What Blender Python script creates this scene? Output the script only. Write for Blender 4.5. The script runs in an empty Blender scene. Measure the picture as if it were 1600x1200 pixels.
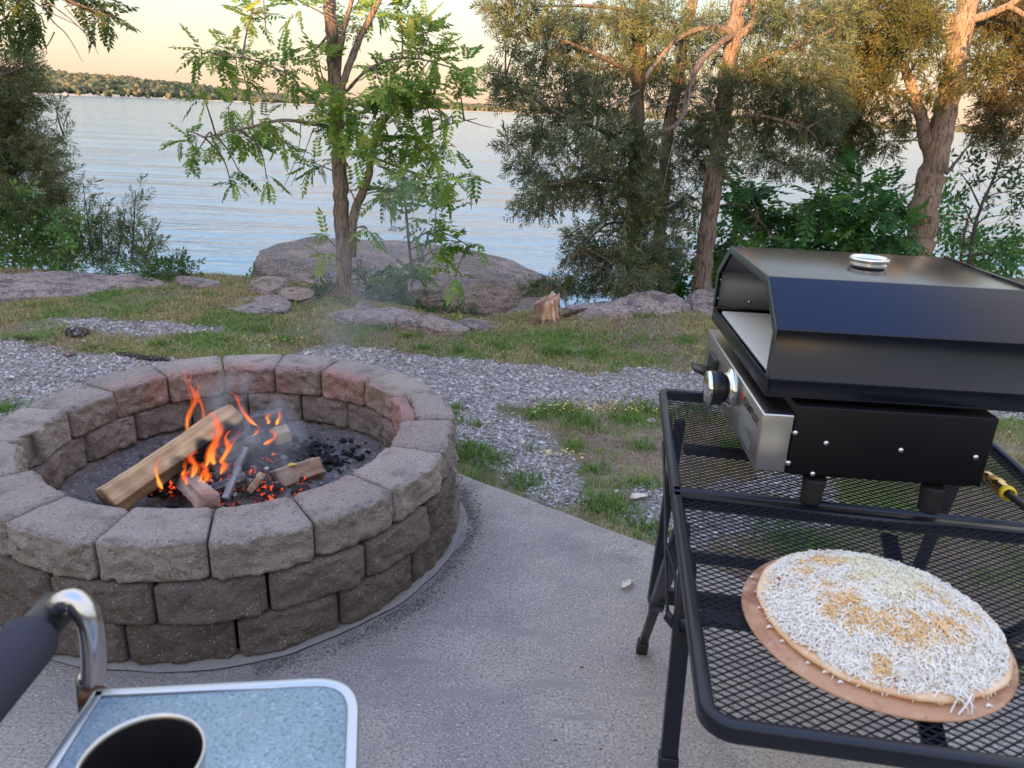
import bpy, math, random
import numpy as np
from mathutils import Matrix, Vector

scn = bpy.context.scene
C = scn.collection
R = math.radians

# ------------------------------------------------------------------ camera
F = 1155.0; H = 1.4
ROLL = math.atan(0.0445)
PITCH = math.atan((600-175)*math.cos(ROLL)/F)
cam_d = bpy.data.cameras.new('camera'); cam = bpy.data.objects.new('camera', cam_d); C.objects.link(cam)
cam_d.sensor_width = 36; cam_d.lens = 36*F/1600; cam_d.clip_end = 9000; cam_d.clip_start = 0.02
_cr, _sr, _cp, _sp = math.cos(ROLL), math.sin(ROLL), math.cos(PITCH), math.sin(PITCH)
fwd = Vector((0, _cp, -_sp)); up0 = Vector((0, _sp, _cp)); rt0 = Vector((1, 0, 0))
rt = rt0*_cr + up0*_sr; up = up0*_cr - rt0*_sr
cam.matrix_world = Matrix(((rt.x, up.x, -fwd.x, 0), (rt.y, up.y, -fwd.y, 0), (rt.z, up.z, -fwd.z, H), (0, 0, 0, 1)))
cam_d.dof.use_dof = True; cam_d.dof.focus_distance = 2.9; cam_d.dof.aperture_fstop = 7.0
scn.camera = cam
scn.view_settings.view_transform = 'Standard'; scn.view_settings.look = 'None'
scn.view_settings.exposure = 1.25; scn.view_settings.gamma = 1
scn.render.resolution_x = 1024; scn.render.resolution_y = 768

# ------------------------------------------------------------------ sky and sun
SUN_EL, SUN_AZ = R(4.2), R(196)      # azimuth clockwise from +Y: behind the camera, a little to the left
world = bpy.data.worlds.new('World'); scn.world = world; world.use_nodes = True
nt = world.node_tree; nt.nodes.clear()
wo = nt.nodes.new('ShaderNodeOutputWorld')
sky = nt.nodes.new('ShaderNodeTexSky'); sky.sky_type = 'NISHITA'; sky.sun_disc = False
sky.sun_elevation = SUN_EL; sky.sun_rotation = SUN_AZ; sky.dust_density = 2.0
bg1 = nt.nodes.new('ShaderNodeBackground'); bg1.inputs[1].default_value = 0.05
nt.links.new(sky.outputs[0], bg1.inputs[0])
tc = nt.nodes.new('ShaderNodeTexCoord'); sx = nt.nodes.new('ShaderNodeSeparateXYZ')
nt.links.new(tc.outputs['Generated'], sx.inputs[0])
cr = nt.nodes.new('ShaderNodeValToRGB'); nt.links.new(sx.outputs[2], cr.inputs[0])
els = [(0.0, (.72, .47, .32)), (0.043, (.67, .53, .42)), (0.08, (.58, .55, .49)), (0.125, (.51, .57, .55)), (0.28, (.58, .66, .76)), (0.5, (.87, .84, .88)), (0.78, (.90, .87, .93)), (0.92, (.52, .78, 1.70)), (1.0, (.50, .78, 1.75))]
cr.color_ramp.elements[0].position = 0; cr.color_ramp.elements[1].position = 1
for i, (p, c) in enumerate(els):
    e = cr.color_ramp.elements[0] if i == 0 else (cr.color_ramp.elements[len(cr.color_ramp.elements)-1] if i == len(els)-1 else cr.color_ramp.elements.new(p))
    e.position = p; e.color = (*c, 1)
bg2 = nt.nodes.new('ShaderNodeBackground'); bg2.inputs[1].default_value = 0.60
nt.links.new(cr.outputs[0], bg2.inputs[0])
ad = nt.nodes.new('ShaderNodeAddShader'); nt.links.new(bg1.outputs[0], ad.inputs[0]); nt.links.new(bg2.outputs[0], ad.inputs[1])
nt.links.new(ad.outputs[0], wo.inputs[0])
sd = bpy.data.lights.new('sun', 'SUN'); so = bpy.data.objects.new('sun', sd); C.objects.link(so)
sd.energy = 5.0; sd.angle = R(0.5); sd.color = (1.0, .56, .22)
sdir = Vector((math.sin(SUN_AZ)*math.cos(SUN_EL), math.cos(SUN_AZ)*math.cos(SUN_EL), math.sin(SUN_EL)))
so.rotation_euler = sdir.to_track_quat('Z', 'Y').to_euler(); so.location = (0, -5, 8)

# ------------------------------------------------------------------ helpers
def ray(px, py):
    x = px-800; y = 600-py
    xu = x*_cr - y*_sr; yu = x*_sr + y*_cr
    return np.array([xu, F*_cp + yu*_sp, -F*_sp + yu*_cp])
def atz(px, py, z=0.0):
    d = ray(px, py); t = (z-H)/d[2]; return np.array([d[0]*t, d[1]*t, z])
def aty(px, py, Y):
    d = ray(px, py); t = Y/d[1]; return np.array([d[0]*t, Y, H+d[2]*t])

def _hash(ix, iy, iz, s):
    h = (ix.astype(np.int64)*374761393 + iy.astype(np.int64)*668265263 + iz.astype(np.int64)*2147483647 + s*1274126177) & 0xffffffff
    h = ((h ^ (h >> 13))*1274126177) & 0xffffffff
    h = ((h ^ (h >> 16))*2246822519) & 0xffffffff
    return ((h ^ (h >> 15)) & 0xffffff)/float(0xffffff)
def vnoise(P, s=0):
    P = np.asarray(P, float); i = np.floor(P).astype(np.int64); f = P-i; f = f*f*(3-2*f)
    r = 0
    for dx in (0, 1):
        for dy in (0, 1):
            for dz in (0, 1):
                w = (f[..., 0] if dx else 1-f[..., 0])*(f[..., 1] if dy else 1-f[..., 1])*(f[..., 2] if dz else 1-f[..., 2])
                r = r + w*_hash(i[..., 0]+dx, i[..., 1]+dy, i[..., 2]+dz, s)
    return r*2-1
def fbm(P, o=4, s=0, g=.5):
    P = np.asarray(P, float); r = 0; a = 1; n = 0
    for k in range(o):
        r = r + a*vnoise(P*(2**k)+k*17.3, s+k); n += a; a *= g
    return r/n
def xyz(x, y, z=0):
    x = np.asarray(x, float); return np.stack([x, np.asarray(y, float)+0*x, np.asarray(z, float)+0*x], -1)

def mkmesh(name, V, Fc, mat, parent=None, col=None, smooth=False, fmat=None):
    """V (n,3); Fc list of arrays of equal-length faces, or one array"""
    V = np.asarray(V, float)
    if not isinstance(Fc, list): Fc = [Fc]
    me = bpy.data.meshes.new(name)
    if len(Fc) and isinstance(Fc[0], np.ndarray):
        loops = np.concatenate([f.reshape(-1) for f in Fc]); cnt = np.concatenate([np.full(len(f), f.shape[1]) for f in Fc])
    else:
        loops = np.array([i for f in Fc for i in f]); cnt = np.array([len(f) for f in Fc])
    me.vertices.add(len(V)); me.vertices.foreach_set('co', V.reshape(-1).astype(np.float32))
    me.loops.add(len(loops)); me.loops.foreach_set('vertex_index', loops.astype(np.int32))
    me.polygons.add(len(cnt)); st = np.r_[0, np.cumsum(cnt)[:-1]]
    me.polygons.foreach_set('loop_start', st.astype(np.int32)); me.polygons.foreach_set('loop_total', cnt.astype(np.int32))
    if smooth: me.polygons.foreach_set('use_smooth', np.ones(len(cnt), bool))
    me.update(calc_edges=True); me.validate()
    if col is not None:
        a = me.color_attributes.new('Col', 'FLOAT_COLOR', 'POINT')
        cc = np.ones((len(V), 4), np.float32); cc[:, :3] = col; a.data.foreach_set('color', cc.reshape(-1))
    for m in (mat if isinstance(mat, (list, tuple)) else [mat]): me.materials.append(m)
    if fmat is not None: me.polygons.foreach_set('material_index', np.asarray(fmat, np.int32))
    o = bpy.data.objects.new(name, me); C.objects.link(o)
    if parent: o.parent = parent
    return o
def tag(o, label=None, cat=None, group=None, kind=None):
    if label: o['label'] = label
    if cat: o['category'] = cat
    if group: o['group'] = group
    if kind: o['kind'] = kind
    return o
def thing(name, label, cat, group=None, loc=(0, 0, 0)):
    o = bpy.data.objects.new(name, None); C.objects.link(o); o.location = loc
    o.empty_display_size = .1
    bpy.context.view_layer.update()
    return tag(o, label, cat, group)

class MB:
    """collects shapes in world coordinates, links them as one mesh"""
    def __init__(s): s.v = []; s.f = []; s.n = 0; s.c = []
    def add(s, V, Fc, c=None):
        V = np.asarray(V, float).reshape(-1, 3)
        s.v.append(V)
        for f in Fc: s.f.append(tuple(int(i)+s.n for i in f))
        s.n += len(V)
        s.c.append(np.tile(np.array(c if c is not None else (1, 1, 1), float), (len(V), 1)) if np.ndim(c) < 2 else c)
    def box(s, lo, hi, M=None, c=None):
        lo = np.array(lo, float); hi = np.array(hi, float)
        V = np.array([[(hi if (i >> k) & 1 else lo)[k] for k in range(3)] for i in range(8)])
        if M is not None: V = M(V)
        s.add(V, [(0, 2, 3, 1), (4, 5, 7, 6), (0, 1, 5, 4), (2, 6, 7, 3), (0, 4, 6, 2), (1, 3, 7, 5)], c)
    def tube(s, P, r, n=10, cap=True, c=None, squash=1.0):
        P = np.asarray(P, float); m = len(P); r = np.broadcast_to(np.asarray(r, float), (m,))
        T = np.gradient(P, axis=0); T /= np.linalg.norm(T, axis=1)[:, None]+1e-12
        u = np.cross(T[0], (0, 0, 1));
        if np.linalg.norm(u) < .1: u = np.cross(T[0], (1, 0, 0))
        u /= np.linalg.norm(u); V = []
        a = np.arange(n)*2*np.pi/n
        for i in range(m):
            u = u - T[i]*np.dot(u, T[i]); u /= np.linalg.norm(u); w = np.cross(T[i], u)
            V.append(P[i]+r[i]*(np.cos(a)[:, None]*u+squash*np.sin(a)[:, None]*w))
        V = np.concatenate(V); Fc = []
        for i in range(m-1):
            for j in range(n):
                k = (j+1) % n; Fc.append((i*n+j, i*n+k, (i+1)*n+k, (i+1)*n+j))
        if cap: Fc.append(tuple(range(n))[::-1]); Fc.append(tuple((m-1)*n+j for j in range(n)))
        s.add(V, Fc, c)
    def lathe(s, prof, axis_o, axis_d, n=32, c=None):
        """prof list of (h, r) along axis"""
        o = np.array(axis_o, float); d = np.array(axis_d, float); d /= np.linalg.norm(d)
        u = np.cross(d, (0, 0, 1));
        if np.linalg.norm(u) < .1: u = np.cross(d, (1, 0, 0))
        u /= np.linalg.norm(u); w = np.cross(d, u); a = np.arange(n)*2*np.pi/n
        ring = np.cos(a)[:, None]*u+np.sin(a)[:, None]*w
        V = np.concatenate([o+d*h+ring*max(r, 1e-5) for h, r in prof]); Fc = []
        for i in range(len(prof)-1):
            for j in range(n):
                k = (j+1) % n; Fc.append((i*n+j, i*n+k, (i+1)*n+k, (i+1)*n+j))
        s.add(V, Fc, c)
    def prism(s, poly, z0, z1, M=None, c=None):
        n = len(poly); V = np.array([(x, y, z0) for x, y in poly]+[(x, y, z1) for x, y in poly], float)
        if M is not None: V = M(V)
        s.add(V, [tuple(range(n))[::-1], tuple(range(n, 2*n))]+[(i, (i+1) % n, n+(i+1) % n, n+i) for i in range(n)], c)
    def build(s, name, mat, parent=None, smooth=False, col=False, bevel=0, autosmooth=None):
        V = np.concatenate(s.v)
        if parent is not None:
            V = V-np.array(parent.matrix_world.translation)
        o = mkmesh(name, V, s.f, mat, parent, np.concatenate(s.c) if col else None, smooth)
        if bevel:
            b = o.modifiers.new('bevel', 'BEVEL'); b.width = bevel; b.segments = 2; b.limit_method = 'ANGLE'; b.angle_limit = R(35)
        return o
def child_abs(o, parent):
    bpy.context.view_layer.update()
    o.parent = parent; o.matrix_parent_inverse = parent.matrix_world.inverted()

# ------------------------------------------------------------------ materials
def mat(name, base=(.5, .5, .5), rough=.6, metal=0, bump=None, var=None, attr=False, spec=.5, coat=0, transl=0):
    """bump: list of (scale, strength, distance, detail); var: list of (scale, colour, lo, hi) mixed over base by noise"""
    m = bpy.data.materials.new(name); m.use_nodes = True; t = m.node_tree; N = t.nodes; L = t.links
    p = N['Principled BSDF']; p.inputs['Roughness'].default_value = rough; p.inputs['Metallic'].default_value = metal
    p.inputs['Specular IOR Level'].default_value = spec; p.inputs['Coat Weight'].default_value = coat
    g = N.new('ShaderNodeNewGeometry'); tcd = N.new('ShaderNodeTexCoord'); pos = g.outputs['Position']
    if attr:
        a = N.new('ShaderNodeVertexColor'); a.layer_name = 'Col'; out = a.outputs[0]
        if tuple(base) != (1, 1, 1):
            mx = N.new('ShaderNodeMix'); mx.data_type = 'RGBA'; mx.blend_type = 'MULTIPLY'; mx.inputs[0].default_value = 1
            L.new(out, mx.inputs[6]); mx.inputs[7].default_value = (*base, 1); out = mx.outputs[2]
    else:
        rgb = N.new('ShaderNodeRGB'); rgb.outputs[0].default_value = (*base, 1); out = rgb.outputs[0]
    for (sc, c, lo, hi) in (var or []):
        n = N.new('ShaderNodeTexNoise'); n.inputs['Detail'].default_value = 5; n.inputs['Roughness'].default_value = .6
        if isinstance(sc, tuple):
            mp = N.new('ShaderNodeMapping'); mp.inputs['Scale'].default_value = sc; L.new(pos, mp.inputs[0]); L.new(mp.outputs[0], n.inputs[0]); n.inputs['Scale'].default_value = 1
        else:
            L.new(pos, n.inputs[0]); n.inputs['Scale'].default_value = sc
        mr = N.new('ShaderNodeMapRange'); mr.inputs[1].default_value = lo; mr.inputs[2].default_value = hi; L.new(n.outputs[0], mr.inputs[0])
        mx = N.new('ShaderNodeMix'); mx.data_type = 'RGBA'; L.new(mr.outputs[0], mx.inputs[0]); L.new(out, mx.inputs[6]); mx.inputs[7].default_value = (*c, 1); out = mx.outputs[2]
    L.new(out, p.inputs['Base Color'])
    prev = None
    for (sc, st, dist, det) in (bump or []):
        n = N.new('ShaderNodeTexNoise'); n.inputs['Detail'].default_value = det; n.inputs['Roughness'].default_value = .65
        if isinstance(sc, tuple):
            mp = N.new('ShaderNodeMapping'); mp.inputs['Scale'].default_value = sc; L.new(pos, mp.inputs[0]); L.new(mp.outputs[0], n.inputs[0]); n.inputs['Scale'].default_value = 1
        else:
            L.new(pos, n.inputs[0]); n.inputs['Scale'].default_value = sc
        b = N.new('ShaderNodeBump'); b.inputs['Strength'].default_value = st; b.inputs['Distance'].default_value = dist; L.new(n.outputs[0], b.inputs['Height'])
        if prev: L.new(prev, b.inputs['Normal'])
        prev = b.outputs[0]
    if prev: L.new(prev, p.inputs['Normal'])
    if transl:
        tr = N.new('ShaderNodeBsdfTranslucent'); L.new(out, tr.inputs[0]); ms = N.new('ShaderNodeMixShader'); ms.inputs[0].default_value = transl
        L.new(p.outputs[0], ms.inputs[1]); L.new(tr.outputs[0], ms.inputs[2]); L.new(ms.outputs[0], N['Material Output'].inputs[0])
    return m
M = {}
M['concrete'] = mat('concrete', (.405, .36, .305), .9, bump=[(140, .8, .006, 6), (30, .3, .01, 4), ((12, 90, 20), .25, .005, 3)],
    var=[(1.3, (.31, .29, .275), .40, .60), (4, (.47, .43, .375), .48, .72), (2.6, (.235, .21, .195), .57, .68), (140, (.19, .175, .165), .50, .62), (38, (.27, .25, .235), .54, .72), (150, (.66, .61, .56), .57, .66), ((3, 14, 1), (.30, .28, .26), .56, .66)])
M['mortar'] = mat('mortar', (.25, .235, .22), .95, bump=[(120, .6, .006, 5)], var=[(14, (.22, .21, .21), .5, .62)])
M['soil_ring'] = mat('dark_soil', (.10, .09, .085), 1, bump=[(90, .8, .01, 5)], var=[(25, (.25, .24, .24), .5, .65)])
M['block'] = mat('block_concrete', (1, 1, 1), .95, attr=True, bump=[(120, 1.0, .010, 6), (45, .8, .014, 5)],
    var=[(150, (.12, .105, .10), .55, .66), (170, (.55, .52, .49), .60, .70), (11, (.17, .145, .135), .53, .74)])
M['ash'] = mat('ash', (.17, .15, .145), 1, bump=[(70, .9, .02, 6)], var=[(9, (.09, .085, .09), .45, .6), (60, (.34, .33, .33), .56, .68)])
M['char'] = mat('charcoal', (.012, .012, .014), .85, bump=[(60, .9, .02, 5)], var=[(16, (.25, .25, .26), .60, .72)])
M['splitwood'] = mat('split_wood', (.52, .36, .20), .8, attr=False, bump=[(60, .4, .004, 6)], var=[((14, 14, 60), (.33, .21, .11), .5, .65), (5, (.60, .45, .27), .5, .7)])
M['ground'] = mat('soil', (1, 1, 1), 1, attr=True, bump=[(120, .9, .012, 6), (18, .6, .03, 4)], var=[(140, (.10, .085, .07), .54, .66), (200, (.42, .38, .34), .62, .70)])
M['rock'] = mat('sandstone', (1, 1, 1), .95, attr=True, bump=[(45, .9, .02, 7), ((6, 6, 40), .8, .05, 6), (8, .7, .09, 5)],
    var=[(2.6, (.36, .26, .20), .46, .64), ((5, 5, 34), (.14, .12, .115), .50, .62), (18, (.11, .095, .085), .54, .66), (75, (.12, .10, .09), .55, .63), (50, (.50, .47, .45), .56, .66), (12, (.38, .39, .35), .62, .72)])
M['bark'] = mat('bark', (1, 1, 1), .95, attr=True, bump=[((90, 90, 9), 1.0, .04, 6), ((30, 30, 4), .9, .04, 4)], var=[((60, 60, 6), (.12, .09, .075), .50, .62), ((90, 90, 10), (.56, .46, .40), .58, .70)])
M['leaf'] = mat('leaf', (1, 1, 1), .5, attr=True, spec=.3, transl=.45)
M['needle'] = mat('needle', (1, 1, 1), .8, attr=True, spec=.2, transl=.25)
M['grass'] = mat('grass', (1, 1, 1), .8, attr=True, spec=.2, transl=.3)
M['pebble'] = mat('limestone', (1, 1, 1), .9, attr=True, bump=[(150, .4, .005, 4)])
M['black'] = mat('black_powder_coat', (.0025, .003, .0045), .5, spec=.3, bump=[(900, .15, .001, 2)])
M['lid'] = mat('sky_tinted_lid_black', (.0015, .003, .010), .20, spec=.42, bump=[(700, .05, .001, 2)])  # faint blue base stands in for sky reflected on the slope
M['lidtop'] = M['lid']
M['inner'] = mat('grey_inner_steel', (.24, .235, .25), .5, .25, bump=[(600, .05, .001, 2)])
M['flange'] = mat('flange_steel', (.07, .085, .08), .38, .6)
M['steel'] = mat('brushed_steel', (.62, .61, .58), .30, 1, bump=[((20, 20, 900), .12, .001, 3)])
M['chrome'] = mat('chrome', (.80, .80, .80), .10, 1)
M['tubing'] = mat('anodised_tube', (.58, .57, .56), .24, 1, bump=[(400, .05, .001, 2)])
M['screw'] = mat('screw_zinc', (.75, .75, .76), .25, 1)
M['stone'] = mat('baking_stone', (.62, .62, .58), .8, bump=[(300, .1, .001, 3)])
M['brass'] = mat('brass', (.62, .42, .16), .22, 1)
M['barkbrown'] = mat('rusty_rivet', (.16, .08, .05), .5, .6)
M['yellow'] = mat('yellow_rubber', (.75, .55, .02), .5)
M['rubber'] = mat('black_rubber', (.015, .015, .016), .6)
M['label_ink'] = mat('ink', (.02, .02, .022), .6)
M['label_grey'] = mat('grey_ink', (.22, .24, .25), .6)
M['label_red'] = mat('red_ink', (.55, .03, .03), .5)
M['tabletube'] = mat('table_tube', (.008, .011, .019), .36, spec=.38, bump=[(500, .05, .001, 2)])
M['wire'] = mat('table_wire', (.008, .010, .018), .5, spec=.25)
M['board'] = mat('cardboard', (.44, .25, .14), .75, bump=[(80, .3, .003, 3)], var=[(9, (.24, .10, .05), .48, .62), (30, (.50, .33, .21), .56, .68), (120, (.22, .10, .06), .62, .7)])
M['crust'] = mat('dough', (.66, .42, .22), .7, bump=[(50, .5, .006, 4)], var=[(18, (.78, .60, .40), .45, .65)])
M['sauce'] = mat('sauce', (.45, .07, .03), .35, bump=[(60, .5, .005, 4)], var=[(28, (.70, .42, .28), .5, .62)])
M['cheese'] = mat('cheese', (1, 1, 1), .55, attr=True, spec=.4)
M['foam'] = mat('foam', (.035, .035, .05), .9, bump=[(300, .3, .002, 4)])
M['plastic'] = mat('black_plastic', (.012, .014, .018), .35)
M['fabric'] = mat('fabric', (.025, .025, .04), .9, bump=[(500, .5, .002, 3)])
M['alu'] = mat('aluminium', (.50, .56, .66), .32, 1)
M['tray'] = mat('speckled_tray', (.27, .37, .41), .5, bump=[(300, .1, .001, 3)], var=[(300, (.10, .19, .23), .53, .62), (180, (.36, .50, .55), .55, .65)])
M['mugin'] = mat('dark_mug', (.015, .013, .016), .4)
M['coffee'] = mat('black_coffee', (.008, .006, .006), .05)
M['leafdry'] = mat('dry_leaf', (.55, .50, .40), .9)
M['sand'] = mat('shore_sand', (.62, .50, .38), 1)
M['heart'] = mat('sunlit_heartwood', (.56, .27, .15), .85, bump=[((70, 70, 8), .9, .02, 6)], var=[((60, 60, 6), (.22, .08, .06), .5, .62), ((90, 90, 8), (.72, .50, .32), .57, .68)])  # sunlit orange of the stump put into the wood tone

# water
m = bpy.data.materials.new('water'); m.use_nodes = True; t = m.node_tree; N = t.nodes; L = t.links
p = N['Principled BSDF']; p.inputs['Base Color'].default_value = (.105, .245, .36, 1); p.inputs['Roughness'].default_value = .10; p.inputs['IOR'].default_value = 1.4
g = N.new('ShaderNodeNewGeometry')
def wv(sc, st, dist, prev, det=4, rot=0.0, dst=0):
    mp = N.new('ShaderNodeMapping'); mp.inputs['Scale'].default_value = sc; mp.inputs['Rotation'].default_value = (0, 0, rot); L.new(g.outputs['Position'], mp.inputs[0])
    n = N.new('ShaderNodeTexNoise'); n.inputs['Scale'].default_value = 1; n.inputs['Detail'].default_value = det; n.inputs['Distortion'].default_value = dst; L.new(mp.outputs[0], n.inputs[0])
    b = N.new('ShaderNodeBump'); b.inputs['Strength'].default_value = st; b.inputs['Distance'].default_value = dist; L.new(n.outputs[0], b.inputs['Height'])
    if prev: L.new(prev, b.inputs['Normal'])
    return b.outputs[0]
nb = wv((.9, 4.0, 1), .6, .07, None, 3, R(8), .5)
nb = wv((.16, .9, 1), .5, .28, nb, 3, R(-10), .4)
nb = wv((.012, .06, 1), .6, 2.0, nb, 4, R(5))
L.new(nb, p.inputs['Normal'])
M['water'] = m

# ------------------------------------------------------------------ terrain
PIT = np.array([-.947, 2.303]); PIT_H = .372; PR = .757; PRI = .575
WATER_Z = -2.6
def polyd(X, Y, poly):
    """signed distance, positive inside"""
    P = np.array(poly); ins = np.zeros(X.shape, bool); d = np.full(X.shape, 1e9)
    for i in range(len(P)):
        a = P[i]; b = P[(i+1) % len(P)]
        e = b-a; t_ = np.clip(((X-a[0])*e[0]+(Y-a[1])*e[1])/(e@e+1e-12), 0, 1)
        d = np.minimum(d, np.hypot(X-a[0]-t_*e[0], Y-a[1]-t_*e[1]))
        c = ((a[1] > Y) != (b[1] > Y)); xi = (b[0]-a[0])*(Y-a[1])/((b[1]-a[1]) or 1e-12)+a[0]
        ins ^= c & (X < xi)
    return np.where(ins, d, -d)
pz = lambda L_: [tuple(atz(a, b)[:2]) for a, b in L_]
GR = [pz([(-500, 515), (-200, 517), (0, 524), (60, 534), (150, 545), (230, 555), (330, 560), (380, 700), (0, 800), (-500, 900)]),
      pz([(450, 552), (520, 536), (600, 540), (690, 556), (800, 560), (900, 573), (1000, 571), (1100, 577), (1700, 590), (1700, 645), (1100, 632), (1000, 626), (900, 624), (800, 634), (845, 670), (880, 710), (915, 775), (870, 778), (790, 722), (712, 690), (650, 640), (500, 600)]),
      pz([(85, 497), (200, 500), (350, 510), (345, 519), (230, 519), (90, 507)]),
      pz([(985, 745), (1100, 760), (1300, 700), (1300, 800), (1060, 840), (985, 790)])]
SLAB = [(-.22, 2.73), (.54, 2.22), (3.6, .165), (3.6, -2.5), (-4.0, -2.5), (-2.9, -.5), (-.57, 2.965)]
def gravel_mask(X, Y):
    w = fbm(xyz(X*4, Y*4, 3.1), 4, 5)*.10 + fbm(xyz(X*20, Y*20, 3.1), 2, 8)*.05
    m_ = np.zeros(X.shape)
    for g_ in GR: m_ = np.maximum(m_, np.clip((polyd(X, Y, g_)+w)/.10+.5, 0, 1))
    return m_
def edgeY(X):
    return np.interp(X, [-9, -4, -2.2, -1.55, -1.15, -.2, .45, .9, 1.6, 2.4, 5, 9], [6.0, 6.1, 6.3, 6.1, 5.45, 5.3, 5.35, 5.75, 6.1, 6.7, 7.8, 8.8]) + .10*np.sin(X*4.1)
def gz(X, Y):
    X = np.asarray(X, float); Y = np.asarray(Y, float)
    z = -.03+.016*fbm(xyz(X*1.6, Y*1.6, .5), 4, 2)
    z = z+.10*np.exp(-((X-1.0)/.9)**2-((Y-5.2)/.55)**2)
    z = z+.05*np.exp(-((X+2.4)/1.3)**2-((Y-5.2)/.6)**2)
    d = np.clip(Y-edgeY(X), 0, None)
    z = z-np.minimum(d*.95, 4.2)+.15*fbm(xyz(X*1.2, Y*1.2, 4), 3, 9)*np.clip(d, 0, 1)
    sl = polyd(X, Y, SLAB); z = np.where(sl > 0.03, -.09, z)          # cut away under the slab
    return z
def grid(x0, x1, y0, y1, st):
    xs = np.arange(x0, x1+st/2, st); ys = np.arange(y0, y1+st/2, st); X, Y = np.meshgrid(xs, ys)
    nx, ny = len(xs), len(ys); i = np.arange(nx*ny).reshape(ny, nx)
    Fq = np.stack([i[:-1, :-1], i[:-1, 1:], i[1:, 1:], i[1:, :-1]], -1).reshape(-1, 4)
    return X, Y, Fq
def nonuni(core0, core1, st, far0, far1, k=1.22):
    a = list(np.arange(core0, core1+st/2, st)); s_ = st
    while a[-1] < far1: s_ *= k; a.append(min(a[-1]+s_, far1))
    s_ = st; b = []
    v = a[0]
    while v > far0: s_ *= k; v = max(v-s_, far0); b.append(v)
    return np.array(b[::-1]+a)
xs = nonuni(-4.2, 4.6, .03, -4000, 4000); ys = nonuni(1.2, 7.2, .03, -4000, 5200)
X, Y = np.meshgrid(xs, ys); nx, ny = len(xs), len(ys); ii = np.arange(nx*ny).reshape(ny, nx)
Fq = np.stack([ii[:-1, :-1], ii[:-1, 1:], ii[1:, 1:], ii[1:, :-1]], -1).reshape(-1, 4)
Z = gz(X, Y); gm = gravel_mask(X, Y)
Z = Z+np.where((Y < edgeY(X)), .012*fbm(xyz(X*14, Y*14, 2), 3, 4)*1, 0)
n1 = fbm(xyz(X*2.2, Y*2.2, 7), 4, 21)[..., None]; n2 = fbm(xyz(X*9, Y*9, 1), 3, 31)[..., None]
dirt = np.array([.25, .18, .135]); moss = np.array([.23, .22, .10]); grv = np.array([.30, .285, .28])
colr = dirt+(moss-dirt)*np.clip(.5+n1*1.6+n2*.6, 0, 1)
colr = colr*(1-gm[..., None])+grv*gm[..., None]
colr = colr*(1+.25*n2)
mkmesh('ground', np.stack([X, Y, Z], -1).reshape(-1, 3), Fq, M['ground'], col=colr.reshape(-1, 3), smooth=True)['kind'] = 'structure'

# water sheet
wm = MB(); wm.add([(-5000, 5, WATER_Z), (5000, 5, WATER_Z), (5000, 6500, WATER_Z), (-5000, 6500, WATER_Z)], [(0, 1, 2, 3)])
wm.build('water', M['water'])['kind'] = 'structure'

# concrete slab with a thin bevelled edge
sp_l = []
for i in range(len(SLAB)):
    a_, b_ = np.array(SLAB[i]), np.array(SLAB[(i+1) % len(SLAB)]); ne = max(2, int(np.linalg.norm(b_-a_)/.02)); nn_ = np.array([-(b_-a_)[1], (b_-a_)[0]])/np.linalg.norm(b_-a_)
    for q_ in np.linspace(0, 1, ne, endpoint=False): P_ = a_+(b_-a_)*q_; sp_l.append(tuple(P_+nn_*fbm(np.array([[P_[0]*9, P_[1]*9, 0.]]), 4, 3)[0]*.007))
sb = MB(); sb.prism(sp_l, -.085, 0)
so_ = sb.build('concrete_patio', M['concrete']); so_['kind'] = 'structure'

# added unseen rise behind the camera: blocks low sun and its glow on lid
hx = np.linspace(-60, 60, 161); hy = np.linspace(-24, -7, 30); X, Y = np.meshgrid(hx, hy)
prof_ = np.sin(np.clip((Y+24)/17, 0, 1)*np.pi)**.8
crest = 3.76+.10*np.sin(X*.5+1)+.28*fbm(xyz(X*1.1, 0, 2), 4, 3)
Zh = prof_*crest-.3
i = np.arange(X.size).reshape(X.shape); Fh = np.stack([i[:-1, :-1], i[:-1, 1:], i[1:, 1:], i[1:, :-1]], -1).reshape(-1, 4)
ho = mkmesh('added_shade_hill', np.stack([X, Y, Zh], -1).reshape(-1, 3), Fh, M['ground'], col=np.array([.06, .07, .03]), smooth=True); ho['kind'] = 'structure'

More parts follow.
